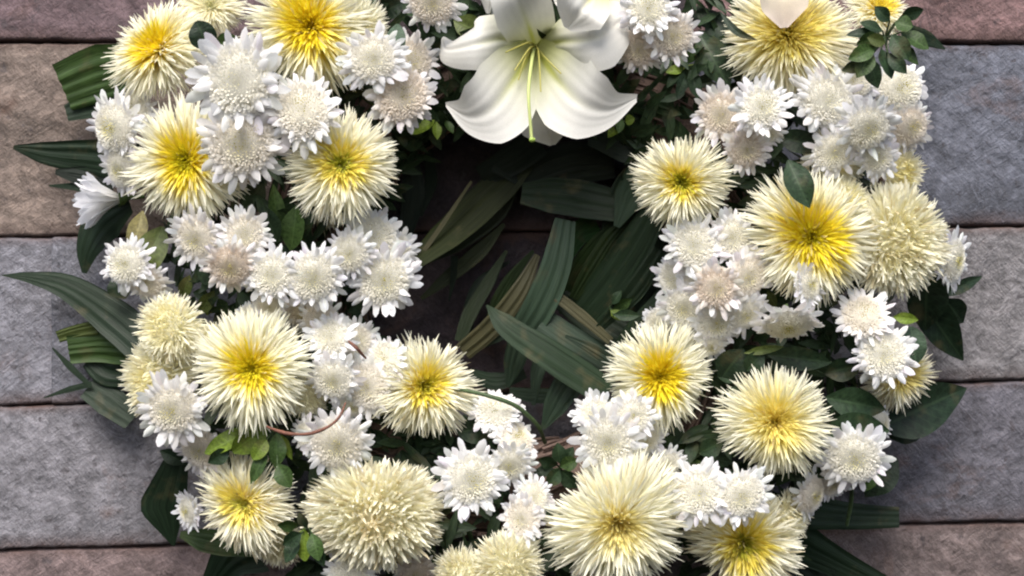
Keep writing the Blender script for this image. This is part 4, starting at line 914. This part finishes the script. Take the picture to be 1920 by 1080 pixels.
Wm(1188, 780, 48, 'white chrysanthemum with small brown centre below the golden-hearted one', face=(.1, -.05), dd=.03, centre=1)
Wm(1140, 828, 60, 'white chrysanthemum with yellow centre, lowest below the golden-hearted one', face=(-.08, .08), dd=.032, centre=1, cream=.6)
Wm(1115, 778, 44, 'white chrysanthemum, leftmost below the golden-hearted one', face=(-.4, -.15), dd=.01)
Wm(1212, 828, 36, 'few white petals behind the lowest white flower under the golden-hearted one', face=(.3, .4), dd=-.01)
Wm(1312, 922, 60, 'creamy white chrysanthemum, left of two on the lime-hearted one at the bottom', face=(-.05, .1), dd=.018, cream=.8)
Wm(1390, 930, 60, 'white chrysanthemum with long petals, right of two on the lime-hearted one at the bottom', face=(.02, .1), dd=.022)
Wm(1525, 930, 48, 'grey white chrysanthemum at the lower right edge behind the ragged cream one', face=(.6, .1), dd=-.02, beige=.4)
Wm(1603, 860, 60, 'white chrysanthemum below the pair of big green leaves at the right', face=(.05, .2), dd=.01)
Wm(1650, 798, 36, 'small white flower bit right of the pair of big green leaves', face=(.6, -.1), dd=-.03)
Wm(1658, 665, 56, 'white chrysanthemum with few long petals at the right edge', face=(.05, -.1), dd=.015, nr=16)
Wm(1620, 590, 54, 'flattened white chrysanthemum under the large yellow one at the right', face=(-.1, -.55), dd=.0, beige=.4)
Wm(1478, 612, 62, 'white chrysanthemum lying sideways above the dark leaves', face=(-.1, .72), dd=.012)
Wm(1516, 535, 40, 'small upright white flower between the yellow one and the sideways white one', face=(.75, -.1), dd=.015)
Wm(1372, 445, 50, 'white chrysanthemum with green dimple under the lime-hearted one at the right rim', face=(.0, .0), dd=.0, centre=1, cream=.8)
Wm(1302, 460, 56, 'creamy white chrysanthemum at the top of the right rim group', face=(-.1, -.05), dd=.018, cream=.9)
Wm(1265, 525, 46, 'white chrysanthemum at the hole side of the right rim group', face=(-.45, .1), dd=-.005)
Wm(1342, 540, 54, 'beige-domed white chrysanthemum in the middle of the right rim group', face=(-.02, .12), dd=.02, beige=1)
Wm(1402, 520, 50, 'white chrysanthemum right of the beige-domed one in the right rim group', face=(.15, .2), dd=.005, beige=.4)
Wm(1282, 578, 48, 'white chrysanthemum lower left of the beige-domed one in the right rim group', face=(-.25, .2), dd=.005)
Wm(1345, 608, 50, 'white chrysanthemum with open green centre under the beige-domed one', face=(.0, .3), dd=.0, centre=1)
Wm(1398, 590, 44, 'white chrysanthemum lower right of the beige-domed one', face=(.2, .3), dd=-.005)
Wm(1335, 650, 32, 'lowest small white flower above the golden-hearted one', face=(.1, .5), dd=-.01)
Wm(1428, 200, 56, 'bright white chrysanthemum with small yellow centre under the pinkish petal', face=(.02, .0), dd=.018, centre=1)
Wm(1352, 215, 52, 'cream white chrysanthemum left of the bright one at the upper right', face=(-.15, .1), dd=.0, beige=.8)
Wm(1400, 282, 46, 'beige white chrysanthemum below the bright one at the upper right', face=(.0, .35), dd=.0, beige=.8)
Wm(1552, 188, 62, 'bright white chrysanthemum left of the olive sprig at the upper right', face=(-.1, .1), dd=.012, centre=.3, cream=.8)
Wm(1688, 165, 62, 'white chrysanthemum right under the olive sprig at the upper right', face=(.1, .0), dd=.008, centre=.9)
Wm(1708, 238, 54, 'beige white chrysanthemum at the right edge under the olive sprig', face=(.4, .15), dd=.0, beige=.6)
Wm(1628, 240, 60, 'white chrysanthemum in the middle of the upper right group', face=(.1, .1), dd=.03)
Wm(1565, 285, 50, 'white chrysanthemum in the lower left of the upper right group', face=(-.05, .25), dd=.0)
Wm(1648, 295, 42, 'small white chrysanthemum at the bottom of the upper right group', face=(.1, .3), dd=.012)
Wm(1215, 15, 58, 'white chrysanthemum with green centre at the top edge right of the lilies', face=(-.02, .05), dd=.01, centre=1, cream=.8)
Wm(1198, 92, 48, 'beige white chrysanthemum touching the right tepal of the lily', face=(-.1, .25), dd=-.01, beige=.9)
Wm(1262, 68, 50, 'white chrysanthemum right of the two beside the lily', face=(.15, .15), dd=.0, beige=.6)
Wm(1792, 490, 52, 'white chrysanthemum sticking out at the far right edge', face=(.65, .1), dd=-.005)
Wm(655, 1085, 52, 'white chrysanthemum cut by the bottom edge under the big shaggy cream one', face=(.0, -.1), dd=.0)
Wm(1100, 1095, 40, 'pale flower cut by the bottom edge left under the round cream one', face=(.0, .1), dd=-.03, beige=.5)
Wm(778, 1075, 42, 'greyish white flower at the bottom edge beside the curled pair', face=(.0, .3), dd=-.03, beige=1)
Wm(1655, 8, 30, 'small white flower bit among the olive sprig at the top right', face=(.3, .1), dd=-.02)
Wm(460, 590, 30, 'little white petals at the top of the orange yellow-hearted flower', face=(-.2, -.4), dd=-.02)

# half-open bud seen from the side
def bud(label, px, py, d, ang, L):
    root = bpy.data.objects.new('flower_bud', None); COL.objects.link(root); root.location = Vector(at(px, py, d)); root.empty_display_size = .02
    tag(root, label, 'flower'); n = Vector((math.cos(ang), -.35, -math.sin(ang))).normalized(); q = n.to_track_quat('Z', 'Y'); root.rotation_mode = 'QUATERNION'; root.rotation_quaternion = q
    L = L * mpp(d); r = np.random.default_rng(4)
    for k in range(34):
        a = k * GA; el = R_(78) - R_(30) * k / 34 + r.normal(0, R_(4))
        place_petal(RAYS[k % 9], root, a, el, .05 * L, 0, L * r.uniform(.8, 1.0), .55)
    link('calyx', ME_CALYX, root, (0, 0, .02 * L), None, (L * .8, L * .8, L * .8)); return root
bud('half-open white bud seen from the side, pointing left at the left edge', 226, 372, .06, math.pi - .1, 95)

# flowers filling the mass between the larger heads
B(398, 648, 48, 'pale cream chrysanthemum squeezed between the left cream pair and the orange yellow-hearted one', 'mop', 200, face=(-.1, -.2), yel=.1, green=0, tan=.2, dd=-.02)
B(575, 748, 44, 'pale fringe of cream petals right under the orange yellow-hearted chrysanthemum', 'mop', 180, face=(.3, .4), yel=.1, green=0, tan=.4, dd=-.025)
B(1590, 378, 52, 'cream chrysanthemum petals between the large yellow flower and the limp cream one', 'mop', 200, face=(.2, -.2), yel=.2, green=0, tan=.2, dd=-.01)
Wm(505, 575, 36, 'small white flower low in the dark gap beneath the row left of the hole', face=(-.1, .4), dd=-.02, beige=.3)
Wm(252, 205, 44, 'white flower between the tall yellow chrysanthemum and the left white flower', face=(-.2, -.2), dd=-.02)
Wm(600, 600, 40, 'shaded white flower under the row, above the lower left group', face=(.1, .3), dd=-.02, beige=.5)
Wm(660, 760, 40, 'white flower low in the gap right above the curved brown twig end', face=(.1, .4), dd=-.02)
Wm(1235, 605, 36, 'white flower at the bottom left of the right rim group by the hole', face=(-.4, .2), dd=-.01)
Wm(1310, 520, 40, 'white flower between the creamy one and the beige-domed one at the right rim', face=(-.1, 0), dd=.0)
Wm(1440, 250, 34, 'small white flower bit under the bright one at the upper right', face=(.2, .4), dd=-.02)
Wm(1600, 150, 44, 'white flower between the bright white one and the olive sprig at the upper right', face=(.0, -.3), dd=-.012)
Wm(1250, 870, 34, 'small white flower in the gap over the big round cream one', face=(.1, .2), dd=-.02)
Wm(1560, 905, 36, 'shaded white flower at the lower right beneath the pale yellow one', face=(.2, .3), dd=-.03, beige=.5)
Wm(400, 460, 34, 'white flower wedged between two white ones beneath the vivid yellow-hearted one', face=(0, .2), dd=-.01)
